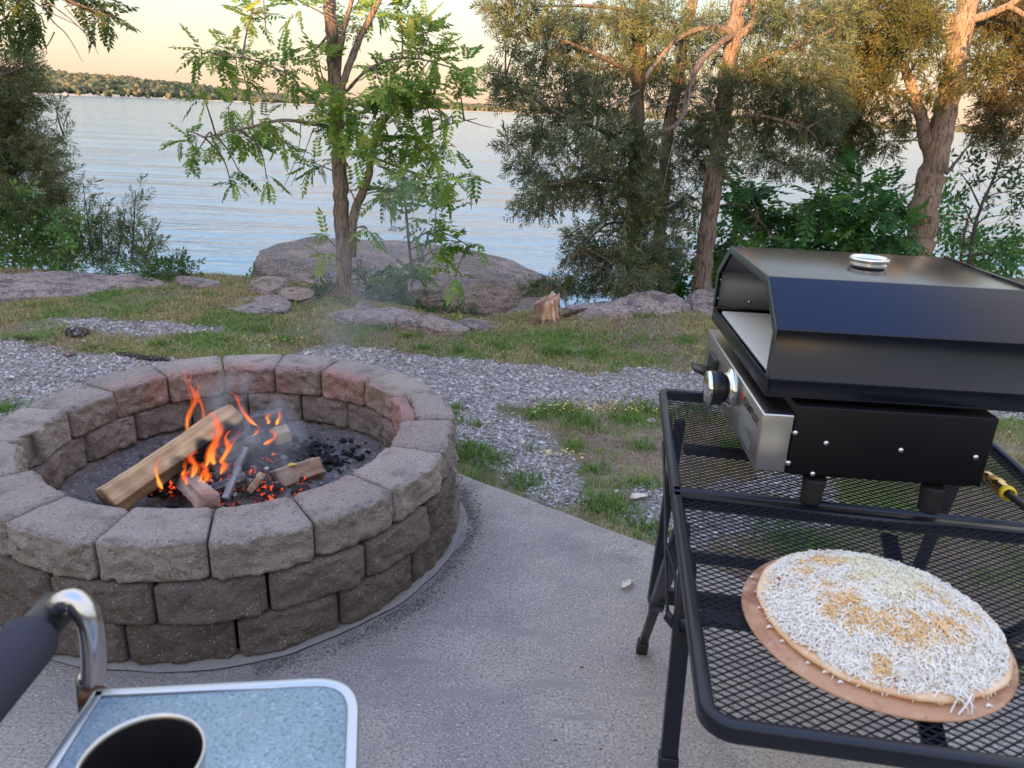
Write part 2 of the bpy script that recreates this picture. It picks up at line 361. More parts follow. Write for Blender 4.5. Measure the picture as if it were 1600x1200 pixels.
# ------------------------------------------------------------------ far shore
def ico(sub=1):
    import bmesh
    b = bmesh.new(); bmesh.ops.create_icosphere(b, subdivisions=sub, radius=1)
    V = np.array([v.co[:] for v in b.verts]); Fc = np.array([[v.index for v in f.verts] for f in b.faces]); b.free(); return V, Fc
rng = np.random.default_rng(5)
IV, IF = ico(1)
def shore(name, pts, dep, n, hmin, hmax, rise, seed):
    """pts: (px, distance) along the far shoreline; crowns pile up behind it"""
    rg = np.random.default_rng(seed); V = []; Fc = []; Cc = []
    base = [np.array([aty(px, 175, D)[0], D]) for px, D in pts]
    for k in range(n):
        t_ = rg.random()*(len(base)-1); j = int(t_); f_ = t_-j; q = base[j]*(1-f_)+base[j+1]*f_
        w = rg.random()**.7; r_ = rise(pts[0][0]+(pts[-1][0]-pts[0][0])*t_/(len(base)-1))
        h = hmin+(hmax-hmin)*rg.random(); wd = h*(.42+.25*rg.random())
        c = np.array([q[0]+rg.normal()*6, q[1]+8+w*dep, WATER_Z+1+w*r_+h*.42])
        P = IV*(1+.30*rg.normal(size=len(IV)).clip(-1, 1)*.6)[:, None]*np.array([wd, wd, h*.62])+c
        V.append(P); Fc.append(IF+k*len(IV))
        b = np.array([.14, .165, .09]) if rg.random() < .5 else np.array([.20, .19, .11])  # crown tones lightened to carry sunlight and distance haze
        Cc.append(np.tile(b*(.7+.6*rg.random()), (len(IV), 1)))
    o = mkmesh(name, np.concatenate(V), np.concatenate(Fc), M['needle'], col=np.concatenate(Cc), smooth=False)
    return o
lerp = lambda x, xp, fp: float(np.interp(x, xp, fp))
fo = shore('far_forest', [(-250, 900), (60, 1000), (300, 1250), (500, 1500), (620, 1700)], 260, 5200, 4, 9, lambda px: lerp(px, (-250, 60, 300, 500, 620), (31, 20, 9, 6, 5)), 1)
tag(fo, 'wooded far shore beyond the lake, left side, sunlit green and gold trees', 'forest', kind='stuff')
fo2 = shore('far_forest', [(560, 2600), (800, 2500), (1200, 2600), (1500, 2700), (1900, 2600)], 260, 3600, 8, 15, lambda px: 14, 2)
tag(fo2, 'more distant low wooded shore beyond the lake, behind the cedars', 'forest', kind='stuff')
def strip(name, pts, w):
    V = []; 
    for px, D in pts:
        x = aty(px, 175, D)[0]; V += [(x, D-4, WATER_Z-.2), (x, D+w, WATER_Z+2.2)]
    V = np.array(V); Fc = np.array([[2*k, 2*k+2, 2*k+3, 2*k+1] for k in range(len(pts)-1)])
    o = mkmesh(name, V, Fc, M['sand']); o['kind'] = 'structure'
strip('far_beach', [(-250, 900), (60, 1000), (300, 1250), (500, 1500), (640, 1700)], 12)
strip('far_beach', [(560, 2590), (800, 2490), (1200, 2590), (1500, 2690), (1900, 2590)], 16)
strip('sand_spit', [(655, 1500), (672, 1490), (700, 1500)], 60)

# ------------------------------------------------------------------ rocks
def rock(outline, th, label, seed, dome=.06, under=.12, name='rock', group=None, tint=(.27, .245, .24), rough=.05, rings=26, seg=96, cat='rock'):
    """outline: list of world points round the top; sides fall by th"""
    O = np.array(outline, float); n = len(O); cen = O.mean(0)
    # smooth closed resample (catmull-rom)
    tt = np.linspace(0, n, seg, endpoint=False); k = tt.astype(int); f_ = (tt-k)[:, None]
    p0, p1, p2, p3 = O[(k-1) % n], O[k % n], O[(k+1) % n], O[(k+2) % n]
    Q = .5*((2*p1)+(-p0+p2)*f_+(2*p0-5*p1+4*p2-p3)*f_**2+(-p0+3*p1-3*p2+p3)*f_**3)
    V = [cen[None]+[[0, 0, dome]]]; nor = []
    for r_ in range(1, rings+1):
        s_ = r_/rings; P = cen+(Q-cen)*s_; P[:, 2] += dome*(1-s_**3); 
        if s_ > .9: P[:, 2] -= ((s_-.9)/.1)**2*.035
        V.append(P)
    m_ = 14
    for j in range(1, m_+1):
        s_ = j/m_; P = cen+(Q-cen)*(1+.03*math.sin(s_*3.1)-under*s_**1.5); P[:, 2] = Q[:, 2]-.035-th*s_
        V.append(P)
    V = np.concatenate(V)
    d = fbm(V*np.array([2.2, 2.2, 3.5])+seed*7.7, 5, seed)*rough*2.0
    st_ = fbm(V*np.array([1.3, 1.3, 16])+seed*3.3, 4, seed+40)
    dirv = V-cen; dirv[:, 2] *= .3; dirv /= np.linalg.norm(dirv, axis=1)[:, None]+1e-6
    side = np.clip((np.arange(len(V))-(rings*.88)*seg)/(2*seg), 0, 1)
    V = V+np.array([0, 0, 1])*d[:, None]*(1-side[:, None]*.6)+dirv*((st_*.07+d*1.2)*side)[:, None]
    V[:, 2] += -np.abs(fbm(V*6+seed, 3, seed+9))*rough*.5
    Fc3 = np.array([[0, 1+j, 1+(j+1) % seg] for j in range(seg)])
    R_ = rings+m_-1; jj = np.arange(seg)
    Fc4 = np.concatenate([np.stack([1+r_*seg+jj, 1+(r_+1)*seg+jj, 1+(r_+1)*seg+(jj+1) % seg, 1+r_*seg+(jj+1) % seg], -1) for r_ in range(R_)])
    cc = np.array(tint)*np.array([1.12, 1.02, .96])*(1+.22*fbm(V*3+seed, 3, seed+3))[:, None]
    o = mkmesh(name, V-cen, [Fc3, Fc4], M['rock'], col=cc, smooth=True); o.location = cen
    return tag(o, label, cat, group)
def oz(L_, z): return [atz(a, b, z) for a, b in L_]
def oY(L_): return [aty(a, b, Y_) for a, b, Y_ in L_]
rock(oY([(393, 402, 6.9), (420, 381, 7.9), (470, 371, 8.6), (560, 370, 9.0), (650, 376, 9.2), (740, 388, 9.2), (810, 406, 8.9), (862, 432, 8.2), (850, 468, 7.0), (760, 500, 6.35), (640, 470, 6.4), (520, 452, 6.5), (430, 436, 6.5)]), 1.6,
     'huge flat grey sandstone slab jutting over the water behind the forked tree', 3, dome=.05, under=.25, name='boulder', tint=(.175, .148, .112), rough=.026, rings=40, seg=180, cat='boulder')
rock(oY([(640, 452, 6.15), (665, 442, 6.5), (715, 440, 6.7), (740, 455, 6.3), (750, 474, 5.95), (700, 480, 5.85), (655, 475, 5.95)]), .22, 'rounded lichen covered boulder with an overhanging lip in front of the huge slab', 5, dome=.05, under=.3, name='boulder', tint=(.30, .26, .235), cat='boulder')
rock(oY([(720, 450, 6.3), (760, 440, 6.7), (810, 450, 6.6), (832, 468, 6.2), (800, 480, 5.9), (745, 478, 5.85)]), .35, 'weathered boulder wedged between the lichen boulder and the tree stump', 6, dome=.05, under=.3, name='boulder', tint=(.25, .20, .175), cat='boulder')
rock(oY([(780, 500, 5.3), (800, 476, 5.7), (830, 462, 6.0), (870, 470, 5.9), (865, 500, 5.4), (820, 515, 5.2)]), .25, 'grey rock lying right behind the tree stump', 7, dome=.04, name='rock', tint=(.21, .2, .2))
rock(oY([(866, 492, 5.25), (880, 474, 5.5), (930, 463, 5.75), (1000, 461, 5.8), (1060, 466, 5.7), (1075, 480, 5.45), (1050, 500, 5.15), (960, 505, 5.05), (890, 505, 5.1)]), .3, 'long pale pinkish boulder half buried in the grass right of the stump', 8, dome=.05, name='boulder', tint=(.36, .31, .29), rough=.06, cat='boulder')
rock(oY([(1078, 470, 5.6), (1085, 452, 5.8), (1130, 444, 5.9), (1200, 446, 5.9), (1230, 480, 5.5), (1150, 495, 5.3), (1085, 490, 5.35)]), .35, 'blocky pink boulder half hidden behind the griddle oven', 9, dome=.03, name='boulder', tint=(.34, .28, .26), cat='boulder')
rock(oz([(500, 488), (560, 483), (640, 489), (700, 498), (745, 512), (700, 516), (620, 504), (540, 498)], .03), .15, 'long low flat rock along the grass edge in front of the trunk', 10, dome=.03, name='rock', tint=(.30, .27, .27), rough=.03)
rock(oz([(720, 498), (770, 496), (790, 505), (760, 512), (725, 508)], .02), .12, 'small flat stone beside the end of the long low rock', 11, dome=.02, name='rock', tint=(.27, .23, .22), rough=.03)
rock(oz([(335, 478), (370, 464), (430, 462), (455, 472), (445, 486), (390, 490)], .02), .12, 'flat smooth rock left of the green undergrowth', 12, dome=.03, name='rock', tint=(.31, .28, .285), rough=.025)
rock(oz([(388, 446), (400, 436), (440, 437), (452, 447), (420, 456)], .04), .10, 'small pale block beside the left tip of the huge slab', 13, dome=.02, name='rock', tint=(.36, .31, .29), rough=.03)
rock(oz([(432, 462), (450, 450), (480, 450), (495, 462), (470, 470)], .04), .10, 'small tan stone at the left foot of the undergrowth', 14, dome=.03, name='rock', tint=(.34, .28, .24), rough=.03)
rock(oz([(555, 474), (570, 466), (580, 472), (576, 484), (558, 484)], .04), .10, 'small round stone at the right foot of the forked trunk', 15, dome=.03, name='rock', tint=(.30, .27, .27), rough=.03)
rock(oz([(-200, 440), (-60, 428), (60, 424), (160, 424), (245, 431), (262, 446), (180, 458), (60, 466), (-100, 468), (-220, 460)], .02), .25, 'broad flat rock ledge at the left edge of the bluff', 16, dome=.05, name='rock_ledge', tint=(.32, .27, .265), rough=.04, rings=34, seg=150)
rock(oz([(270, 432), (310, 432), (345, 440), (330, 448), (285, 446)], .02), .2, 'small rock shelf at the water side right of the ledge', 17, dome=.03, name='rock_ledge', tint=(.29, .26, .27), rough=.03)

# ------------------------------------------------------------------ plants
def tiled(U, F4, Pos, Rot, Sc, Cl):
    """instances baked into one mesh: U (k,3) unit verts, Rot (n,3,3)"""
    V = np.einsum('nij,kj->nki', Rot, U)*Sc[:, None, None]+Pos[:, None, :]
    n, k = len(Pos), len(U)
    Fc = (F4[None]+(np.arange(n)*k)[:, None, None]).reshape(-1, F4.shape[1])
    return V.reshape(-1, 3), Fc, np.repeat(Cl, k, axis=0)
def basis(Dv, rg, rollamp=3.14):
    """rotation frames whose X axis is Dv"""
    n = len(Dv); Dv = Dv/np.linalg.norm(Dv, axis=1)[:, None]
    upv = np.tile([0, 0, 1.], (n, 1)); s_ = np.cross(upv, Dv); s_ /= np.linalg.norm(s_, axis=1)[:, None]+1e-9
    w = np.cross(Dv, s_); a = rg.uniform(-rollamp, rollamp, n)[:, None]
    s2 = s_*np.cos(a)+w*np.sin(a); w2 = -s_*np.sin(a)+w*np.cos(a)
    return np.stack([Dv, s2, w2], -1)
def quadset(L_):
    V = np.array([q for q in L_]).reshape(-1, 3); return V, np.arange(len(V)).reshape(-1, 4)
def pinnate(nl=5, w=.17, ll=.36, droop=.35, seed=0):
    rg = np.random.default_rng(seed); q = []
    z = lambda t_: -droop*t_*t_
    for k in range(4):
        a, b = k/4, (k+1)/4; q.append([(a, -.006, z(a)), (b, -.006, z(b)), (b, .006, z(b)), (a, .006, z(a))])
    def leaflet(o, d, l_, w_, sag):
        d = np.array([d[0], d[1], 0.]); d /= np.linalg.norm(d); n = np.array([-d[1], d[0], 0]); o = np.array(o)
        tip = o+d*l_+[0, 0, -sag*l_]; mid = o+d*l_*.42+[0, 0, -sag*l_*.25]
        q.append([o, mid-n*w_+[0, 0, -w_*.5], tip, mid]); q.append([o, mid, tip, mid+n*w_+[0, 0, -w_*.5]])
    for k in range(nl):
        t_ = .18+.76*k/(nl-1)
        for s_ in (-1, 1):
            l_ = ll*(1-.35*abs(t_-.5)*1.6)*rg.uniform(.85, 1.1)
            leaflet((t_, 0, z(t_)), (.55, s_*rg.uniform(.85, 1.1)), l_, w*.5, rg.uniform(.1, .7))
    leaflet((1, 0, z(1)), (1, 0), ll*.9, w*.5, .6)
    return quadset(q)
def spray(seed=0, n=11, bare=.0):
    rg = np.random.default_rng(seed); q = []
    def seg(a, b, w_):
        a = np.array(a, float); b = np.array(b, float); d = b-a; s_ = np.cross(d, rg.normal(size=3)); s_ /= np.linalg.norm(s_)+1e-9; m_ = a+d*.45
        q.append([a, m_-s_*w_, b, m_+s_*w_])
    zz = lambda t_: .10*math.sin(t_*2.2)-.16*t_*t_
    for k in range(3): seg((k/3, 0, zz(k/3)), ((k+1.1)/3, 0, zz((k+1)/3)), .022)
    for k in range(n):
        t_ = .08+.9*k/n; s_ = 1 if k % 2 else -1; l_ = (.42*(1-t_)+.12)*rg.uniform(.7, 1.25)
        o = np.array((t_, 0, zz(t_))); d = np.array((.75, s_*rg.uniform(.5, 1), rg.uniform(-.5, .45))); d /= np.linalg.norm(d)
        seg(o, o+d*l_, .028)
        for j in range(3):
            oo = o+d*l_*(.25+.25*j); dd = d+np.array((.4, rg.uniform(-.8, .8), rg.uniform(-.7, .7))); dd /= np.linalg.norm(dd)
            seg(oo, oo+dd*l_*.45, .022)
    return quadset(q)
def simple_leaf(seed=0, n=5, w=.16):
    """a twig carrying a handful of single oval leaves"""
    rg = np.random.default_rng(seed); q = []
    q.append([(0, -.008, 0), (1, -.005, -.05), (1, .005, -.05), (0, .008, 0)])
    for k in range(n):
        t_ = .2+.8*k/(n-1); s_ = 1 if k % 2 else -1
        d = np.array((rg.uniform(.2, .9), s_*rg.uniform(.4, 1) if k < n-1 else 0, rg.uniform(-.5, .15))); d /= np.linalg.norm(d); nn = np.cross(d, (0, 0, 1.)); nn /= np.linalg.norm(nn)
        l_ = rg.uniform(.36, .5); o = np.array((t_, 0, -.05*t_)); mid = o+d*l_*.45; tip = o+d*l_+[0, 0, -.06]
        q.append([o, mid-nn*w*l_*1.3+[0, 0, -.02], tip, mid]); q.append([o, mid, tip, mid+nn*w*l_*1.3+[0, 0, -.02]])
    return quadset(q)
UN = {'pin': [pinnate(seed=s_, nl=5+s_ % 2, droop=.15+.10*s_) for s_ in range(4)], 'cedar': [spray(s_) for s_ in range(5)], 'broad': [simple_leaf(s_, n=5+s_ % 3) for s_ in range(4)]}

def rnd_in(rg, n):
    v = rg.normal(size=(n, 3)); v /= np.linalg.norm(v, axis=1)[:, None]; return v*(rg.random(n)**.42)[:, None]
def smooth_path(P, k=6):
    P = np.array(P, float); n = len(P)
    if n < 3: return np.array([P[0]+(P[-1]-P[0])*t_ for t_ in np.linspace(0, 1, k+1)])
    out = []
    for i_ in range(n-1):
        p0, p1, p2, p3 = P[max(i_-1, 0)], P[i_], P[i_+1], P[min(i_+2, n-1)]
        for t_ in np.linspace(0, 1, k, endpoint=False):
            out.append(.5*((2*p1)+(-p0+p2)*t_+(2*p0-5*p1+4*p2-p3)*t_**2+(-p0+3*p1-3*p2+p3)*t_**3))
    out.append(P[-1]); return np.array(out)
def tree(name, label, limbs, blobs, kind, leafscale, palette, dens, seed, group=None, cat='tree', barkc=(.24, .18, .15), Yd=6.0, depth=.45, ntw=5, twigr=.004, droop=-.12, base=None, bare=(), limbgain=1.0, twigc=None):
    """limbs: list of (points [(px,py,Y)], r0px, r1px); blobs: (px,py,rx,ry[,Y[,n]])"""
    rg = np.random.default_rng(seed)
    first = limbs[0][0][0]; b = aty(*first) if base is None else np.array(base)
    root = thing(name, label, cat, group, tuple(b))
    mb = MB(); nodes = []
    for pts, r0, r1 in limbs:
        P = smooth_path([aty(*q) for q in pts]); Ym = pts[0][2]; r_ = np.linspace(r0, r1, len(P))*Ym/F*limbgain
        r_ = r_*(1+.06*rg.normal(size=len(P)))
        if r0 > 9 and pts is limbs[0][0]: r_[:4] *= np.array([1.35, 1.18, 1.08, 1.03])
        P = P+rg.normal(size=P.shape)*r_[:, None]*.08
        mb.tube(P, r_, 14 if r0 > 6 else 7, c=np.array(barkc)*rg.uniform(.9, 1.1))
        nodes += [(p_, rr) for p_, rr in zip(P[2:], r_[2:])]
    NP = np.array([p_ for p_, rr in nodes])
    PosL, DirL = [], []
    tc_ = np.array(twigc if twigc is not None else barkc)
    for bl in blobs:
        px, py, rx, ry = bl[:4]; Yb = bl[4] if len(bl) > 4 and bl[4] else Yd+rg.uniform(-1, 1)*depth
        c = aty(px, py, Yb); kx = Yb/F; rad = np.array([rx*kx, min(max(rx, ry)*kx, .45), ry*kx])
        n = int(bl[5] if len(bl) > 5 else dens*(rx*ry)/1000.*(Yb/6)**2+2)
        d_ = np.linalg.norm(NP-c-np.array([0, 0, -.1]), axis=1); j = int(np.argmin(d_)); a = NP[j]
        if d_[j] > .05:
            md = (a+c)/2+rg.normal(size=3)*.05*d_[j]+[0, 0, .06*d_[j]]
            mb.tube(smooth_path([a, md, c], 4), np.linspace(max(twigr*2.2, .004), twigr, 9), 5, c=tc_)
        P = c+rnd_in(rg, n)*rad
        out = (P-c)/np.maximum(rad, .01)*.5+(c-a)/(np.linalg.norm(c-a)+.05)*.6+rg.normal(size=(n, 3))*.45
        out[:, 2] += droop
        PosL.append(P); DirL.append(out)
        for q in range(min(ntw, n)):
            e = P[q]; md = (c+e)/2+rg.normal(size=3)*.02
            mb.tube(np.array([c+(e-c)*.02, md, e]), [twigr*.8, twigr*.6, twigr*.35], 4, c=tc_)
    for pts, r0, r1 in bare:
        P = smooth_path([aty(*q) for q in pts], 5); mb.tube(P, np.linspace(r0, r1, len(P))*pts[0][2]/F, 5, c=np.array((.36, .31, .29)))
    mb.build('trunk', M['bark'], root, smooth=True, col=True)
    if PosL:
        P = np.concatenate(PosL); D = np.concatenate(DirL); n = len(P)
        pal = np.array(palette); ci = rg.integers(0, len(pal), n); Cl = pal[ci]*rg.uniform(.7, 1.3, (n, 1))
        Sc = leafscale*rg.uniform(.65, 1.25, n); Rt = basis(D, rg, .5 if kind == 'pin' else 2.6)
        var_ = rg.integers(0, len(UN[kind]), n); VV, FF, CC = [], [], []; off = 0
        for k, (U, F4) in enumerate(UN[kind]):
            s_ = var_ == k
            if not s_.any(): continue
            v_, f_, c_ = tiled(U, F4, P[s_]-b, Rt[s_], Sc[s_], Cl[s_]); VV.append(v_); FF.append(f_+off); CC.append(c_); off += len(v_)
        mkmesh('crown', np.concatenate(VV), np.concatenate(FF), M['needle' if kind == 'cedar' else 'leaf'], root, np.concatenate(CC))
    return root
GREEN = [(.28, .42, .08), (.20, .35, .07), (.34, .47, .09), (.15, .28, .07), (.38, .44, .09)]
CED = [(.145, .19, .10), (.12, .16, .09), (.19, .215, .10), (.21, .205, .11), (.10, .125, .085)]
BR = [(.07, .20, .055), (.10, .25, .06), (.06, .16, .055), (.14, .28, .065)]

Yt = 5.75
ct = [(394, 20, 28, 22), (360, 85, 48, 30), (315, 85, 16, 10), (382, 122, 14, 20), (444, 97, 38, 18), (498, 95, 24, 16), (473, 5, 30, 12), (548, 30, 22, 28), (582, 15, 28, 18), (620, 15, 34, 14), (660, 50, 32, 26), (640, 75, 22, 18),
      (677, 88, 32, 22), (727, 108, 24, 18), (615, 112, 38, 22), (598, 138, 38, 22), (665, 138, 32, 22), (719, 142, 16, 18), (507, 155, 32, 22), (523, 188, 36, 24), (548, 208, 38, 22), (594, 175, 42, 26), (640, 183, 38, 26), (665, 162, 26, 20),
      (648, 217, 42, 22), (607, 233, 38, 22), (702, 188, 14, 8), (490, 254, 28, 16), (657, 250, 32, 18), (690, 229, 16, 12), (640, 275, 36, 20), (698, 275, 24, 13), (736, 275, 14, 11), (602, 300, 16, 18), (694, 296, 16, 10), (444, 233, 17, 11),
      (382, 204, 34, 20), (415, 187, 24, 14), (319, 154, 18, 9), (357, 167, 14, 10), (294, 217, 18, 18), (302, 246, 11, 10), (332, 221, 20, 12), (398, 217, 18, 14), (361, 287, 16, 7), (373, 267, 11, 5), (417, 279, 8, 7), (457, 133, 11, 9),
      (507, 367, 10, 7), (573, 356, 14, 7), (505, 398, 12, 8), (548, 298, 10, 8), (560, 240, 22, 18), (535, 165, 20, 16), (430, 210, 14, 8)]
tree('forked_tree', 'forked tree with feathery green compound leaves standing alone before the huge slab',
     [([(540, 466, Yt), (537, 400, Yt), (534, 330, Yt), (530, 260, Yt), (527, 200, Yt), (524, 130, Yt), (519, 60, Yt), (513, -20, Yt), (506, -140, Yt)], 13, 8),
      ([(549, 400, Yt), (553, 335, Yt), (574, 280, Yt+.05), (582, 235, Yt+.1), (600, 190, Yt+.2), (640, 140, Yt+.3)], 8, 3),
      ([(529, 160, Yt), (541, 115, Yt), (562, 60, Yt+.1), (590, 5, Yt+.15), (615, -60, Yt+.2)], 6, 3.5),
      ([(527, 130, Yt), (535, 60, Yt-.1), (552, -10, Yt-.1)], 4, 3),
      ([(524, 200, Yt), (480, 192, Yt-.1), (440, 188, Yt-.15), (385, 200, Yt-.2), (320, 215, Yt-.25)], 3.5, 1),
      ([(522, 130, Yt), (480, 150, Yt-.1), (455, 120, Yt-.2), (400, 95, Yt-.25), (340, 85, Yt-.3)], 2.2, .8),
      ([(540, 145, Yt), (580, 105, Yt-.1), (640, 90, Yt-.1), (720, 110, Yt-.1)], 2.6, .9),
      ([(590, 210, Yt+.1), (650, 215, Yt), (700, 195, Yt-.05), (745, 185, Yt-.05)], 2.2, .5),
      ([(582, 245, Yt+.1), (640, 268, Yt), (690, 280, Yt-.05), (738, 275, Yt-.05)], 2.0, .6),
      ([(519, 45, Yt), (500, 70, Yt), (480, 84, Yt)], 2.4, 1)],
     [(a, b, c*.74, d*.74, None, 3+c*d*.036) for a, b, c, d in ct], 'pin', .138, GREEN, 44, 11, barkc=(.38, .29, .24), Yd=Yt, depth=.38, ntw=4, twigr=.0035,
     bare=[([(470, 190, 5.6), (465, 240, 5.6), (440, 300, 5.6)], .9, .4), ([(490, 200, 5.6), (468, 260, 5.6), (455, 290, 5.6)], .8, .3), ([(412, 0, 5.6), (416, 50, 5.6), (424, 72, 5.6)], 1, .4), ([(720, 185, 5.7), (750, 195, 5.7), (772, 200, 5.7)], 1, .3)])
tree('sapling', 'slender green sapling with long drooping leaflets in front of the huge slab',
     [([(646, 440, 5.95), (641, 400, 5.95), (634, 330, 5.95), (625, 262, 5.95)], 3, 1.5), ([(640, 380, 5.95), (680, 360, 5.9), (735, 385, 5.85)], 1.4, .7)],
     [(682, 325, 22, 9), (669, 350, 30, 16), (711, 379, 26, 13), (748, 387, 10, 7), (648, 421, 18, 11), (640, 350, 14, 14), (712, 432, 14, 9), (680, 390, 16, 9), (628, 290, 14, 14)],
     'pin', .21, [(.20, .36, .06), (.25, .40, .07), (.16, .30, .06)], 24, 12, barkc=(.26, .19, .16), Yd=5.9, depth=.15, ntw=3, twigr=.003, cat='sapling')

# cedars
Yc = 6.6
tree('cedar_tree', 'dense tall cedar with dark shaggy trunk and low branches sweeping left over the lake',
     [([(987, 462, Yc), (990, 380, Yc), (992, 300, Yc), (994, 200, Yc), (998, 100, Yc), (1002, 0, Yc), (1006, -130, Yc)], 12, 9),
      ([(992, 230, Yc), (930, 200, Yc-.3), (860, 170, Yc-.5), (790, 120, Yc-.6)], 4, 1), ([(991, 290, Yc), (930, 280, Yc-.4), (850, 290, Yc-.6)], 4, 1),
      ([(998, 120, Yc), (920, 80, Yc-.3), (820, 40, Yc-.5)], 4, 1), ([(989, 350, Yc), (950, 350, Yc-.3), (905, 390, Yc-.4)], 3, 1), ([(1002, 20, Yc), (930, 10, Yc-.2), (830, 10, Yc-.4)], 3.5, 1)],
     [(830, 22, 55, 26), (792, 45, 26, 24), (890, 55, 48, 34), (960, 28, 48, 30), (930, 108, 48, 30), (850, 88, 36, 18), (782, 118, 22, 15), (812, 140, 32, 24), (870, 152, 46, 34), (940, 170, 46, 36), (850, 205, 42, 30), (915, 228, 52, 34),
      (975, 240, 42, 40), (800, 226, 16, 13), (828, 262, 36, 20), (880, 290, 46, 24), (848, 308, 36, 20), (818, 322, 10, 8), (930, 280, 36, 22), (955, 340, 34, 20), (918, 372, 32, 20), (900, 402, 22, 16), (950, 405, 38, 28), (985, 430, 36, 24), (890, 438, 20, 12), (865, 445, 22, 10),
      (960, 310, 34, 24), (1000, 345, 22, 34), (985, 275, 30, 24, 6.1), (995, 320, 26, 24, 6.15), (985, 385, 34, 26, 6.1), (1010, 425, 30, 20, 6.15), (1000, 215, 28, 26, 6.1), (970, 445, 34, 14, 6.1), (800, 85, 14, 10), (775, 12, 14, 8), (940, 440, 30, 16)],
     'cedar', .145, CED, 104, 21, barkc=(.28, .21, .18), Yd=6.35, depth=.5, ntw=6, droop=-.35, group='cedars along the bluff')
tree('cedar_tree', 'cedar with pale straight trunk and curving dead limbs, just left of the griddle oven',
     [([(1095, 455, Yc), (1104, 380, Yc), (1112, 300, Yc), (1124, 220, Yc), (1134, 140, Yc), (1144, 70, Yc), (1156, -10, Yc), (1175, -130, Yc)], 14, 10),
      ([(1146, 52, Yc), (1110, 42, Yc-.2), (1062, 58, Yc-.4), (1030, 92, Yc-.5), (1008, 122, Yc-.6)], 5.5, 2), ([(1148, 52, Yc), (1120, 72, Yc-.3), (1092, 100, Yc-.5), (1076, 140, Yc-.5), (1062, 190, Yc-.5), (1028, 210, Yc-.6), (1010, 245, Yc-.6)], 5, 2),
      ([(1150, 60, Yc), (1178, 30, Yc), (1172, -30, Yc)], 6, 5), ([(1030, 420, Yc+.4), (1034, 320, Yc+.4), (1045, 200, Yc+.4), (1065, 90, Yc+.4), (1085, -10, Yc+.4)], 10, 7),
      ([(1115, 195, Yc), (1180, 180, Yc-.2), (1260, 200, Yc-.3)], 4, 1.2), ([(1132, 130, Yc), (1190, 95, Yc-.2), (1270, 62, Yc-.3), (1310, 40, Yc-.3)], 4.5, 1.5)],
     [(1060, 140, 44, 34), (1010, 95, 44, 34), (1050, 35, 54, 34), (1100, 60, 34, 32), (1080, 205, 42, 34), (1120, 180, 34, 34), (1050, 320, 46, 26), (1095, 250, 34, 34), (1040, 370, 36, 26), (1000, 400, 28, 24), (1035, 260, 34, 34), (1040, 425, 24, 16), (1065, 400, 16, 22),
      (1180, 28, 54, 34), (1240, 28, 54, 34), (1300, 28, 44, 34), (1200, 108, 54, 40), (1270, 108, 54, 40), (1180, 190, 44, 34), (1240, 190, 54, 36), (1290, 180, 34, 34), (1200, 246, 34, 24), (1255, 248, 34, 20), (1290, 262, 20, 14), (1160, 135, 40, 30), (1140, 240, 26, 24), (1230, 150, 40, 20)],
     'cedar', .145, CED, 92, 22, barkc=(.42, .32, .28), Yd=6.6, depth=.5, ntw=6, droop=-.35, group='cedars along the bluff',
     bare=[([(1085, 135, 6.0), (1110, 160, 6), (1118, 180, 6)], 1.6, .5), ([(1078, 140, 6.0), (1070, 180, 5.9), (1040, 205, 5.9)], 1.2, .5), ([(1000, 140, 6), (960, 165, 5.9), (945, 185, 5.9)], 1.3, .4), ([(990, 160, 6), (975, 190, 5.9), (950, 205, 5.9)], 1.1, .4), ([(925, 190, 5.9), (890, 195, 5.9)], 1.2, .4),
           ([(1060, 190, 6), (1050, 230, 5.9), (1035, 300, 5.9)], 1, .4), ([(1080, 290, 6.1), (1050, 320, 6), (1020, 325, 6)], 1.1, .4), ([(1002, 270, 6.2), (985, 310, 6.1), (975, 340, 6.1)], 1.3, .5), ([(1075, 150, 5.9), (1098, 155, 5.9), (1115, 178, 5.9)], 1, .4), ([(1050, 160, 6.), (1030, 170, 5.9), (1010, 165, 5.9)], 1, .4)])
Yr = 7.6
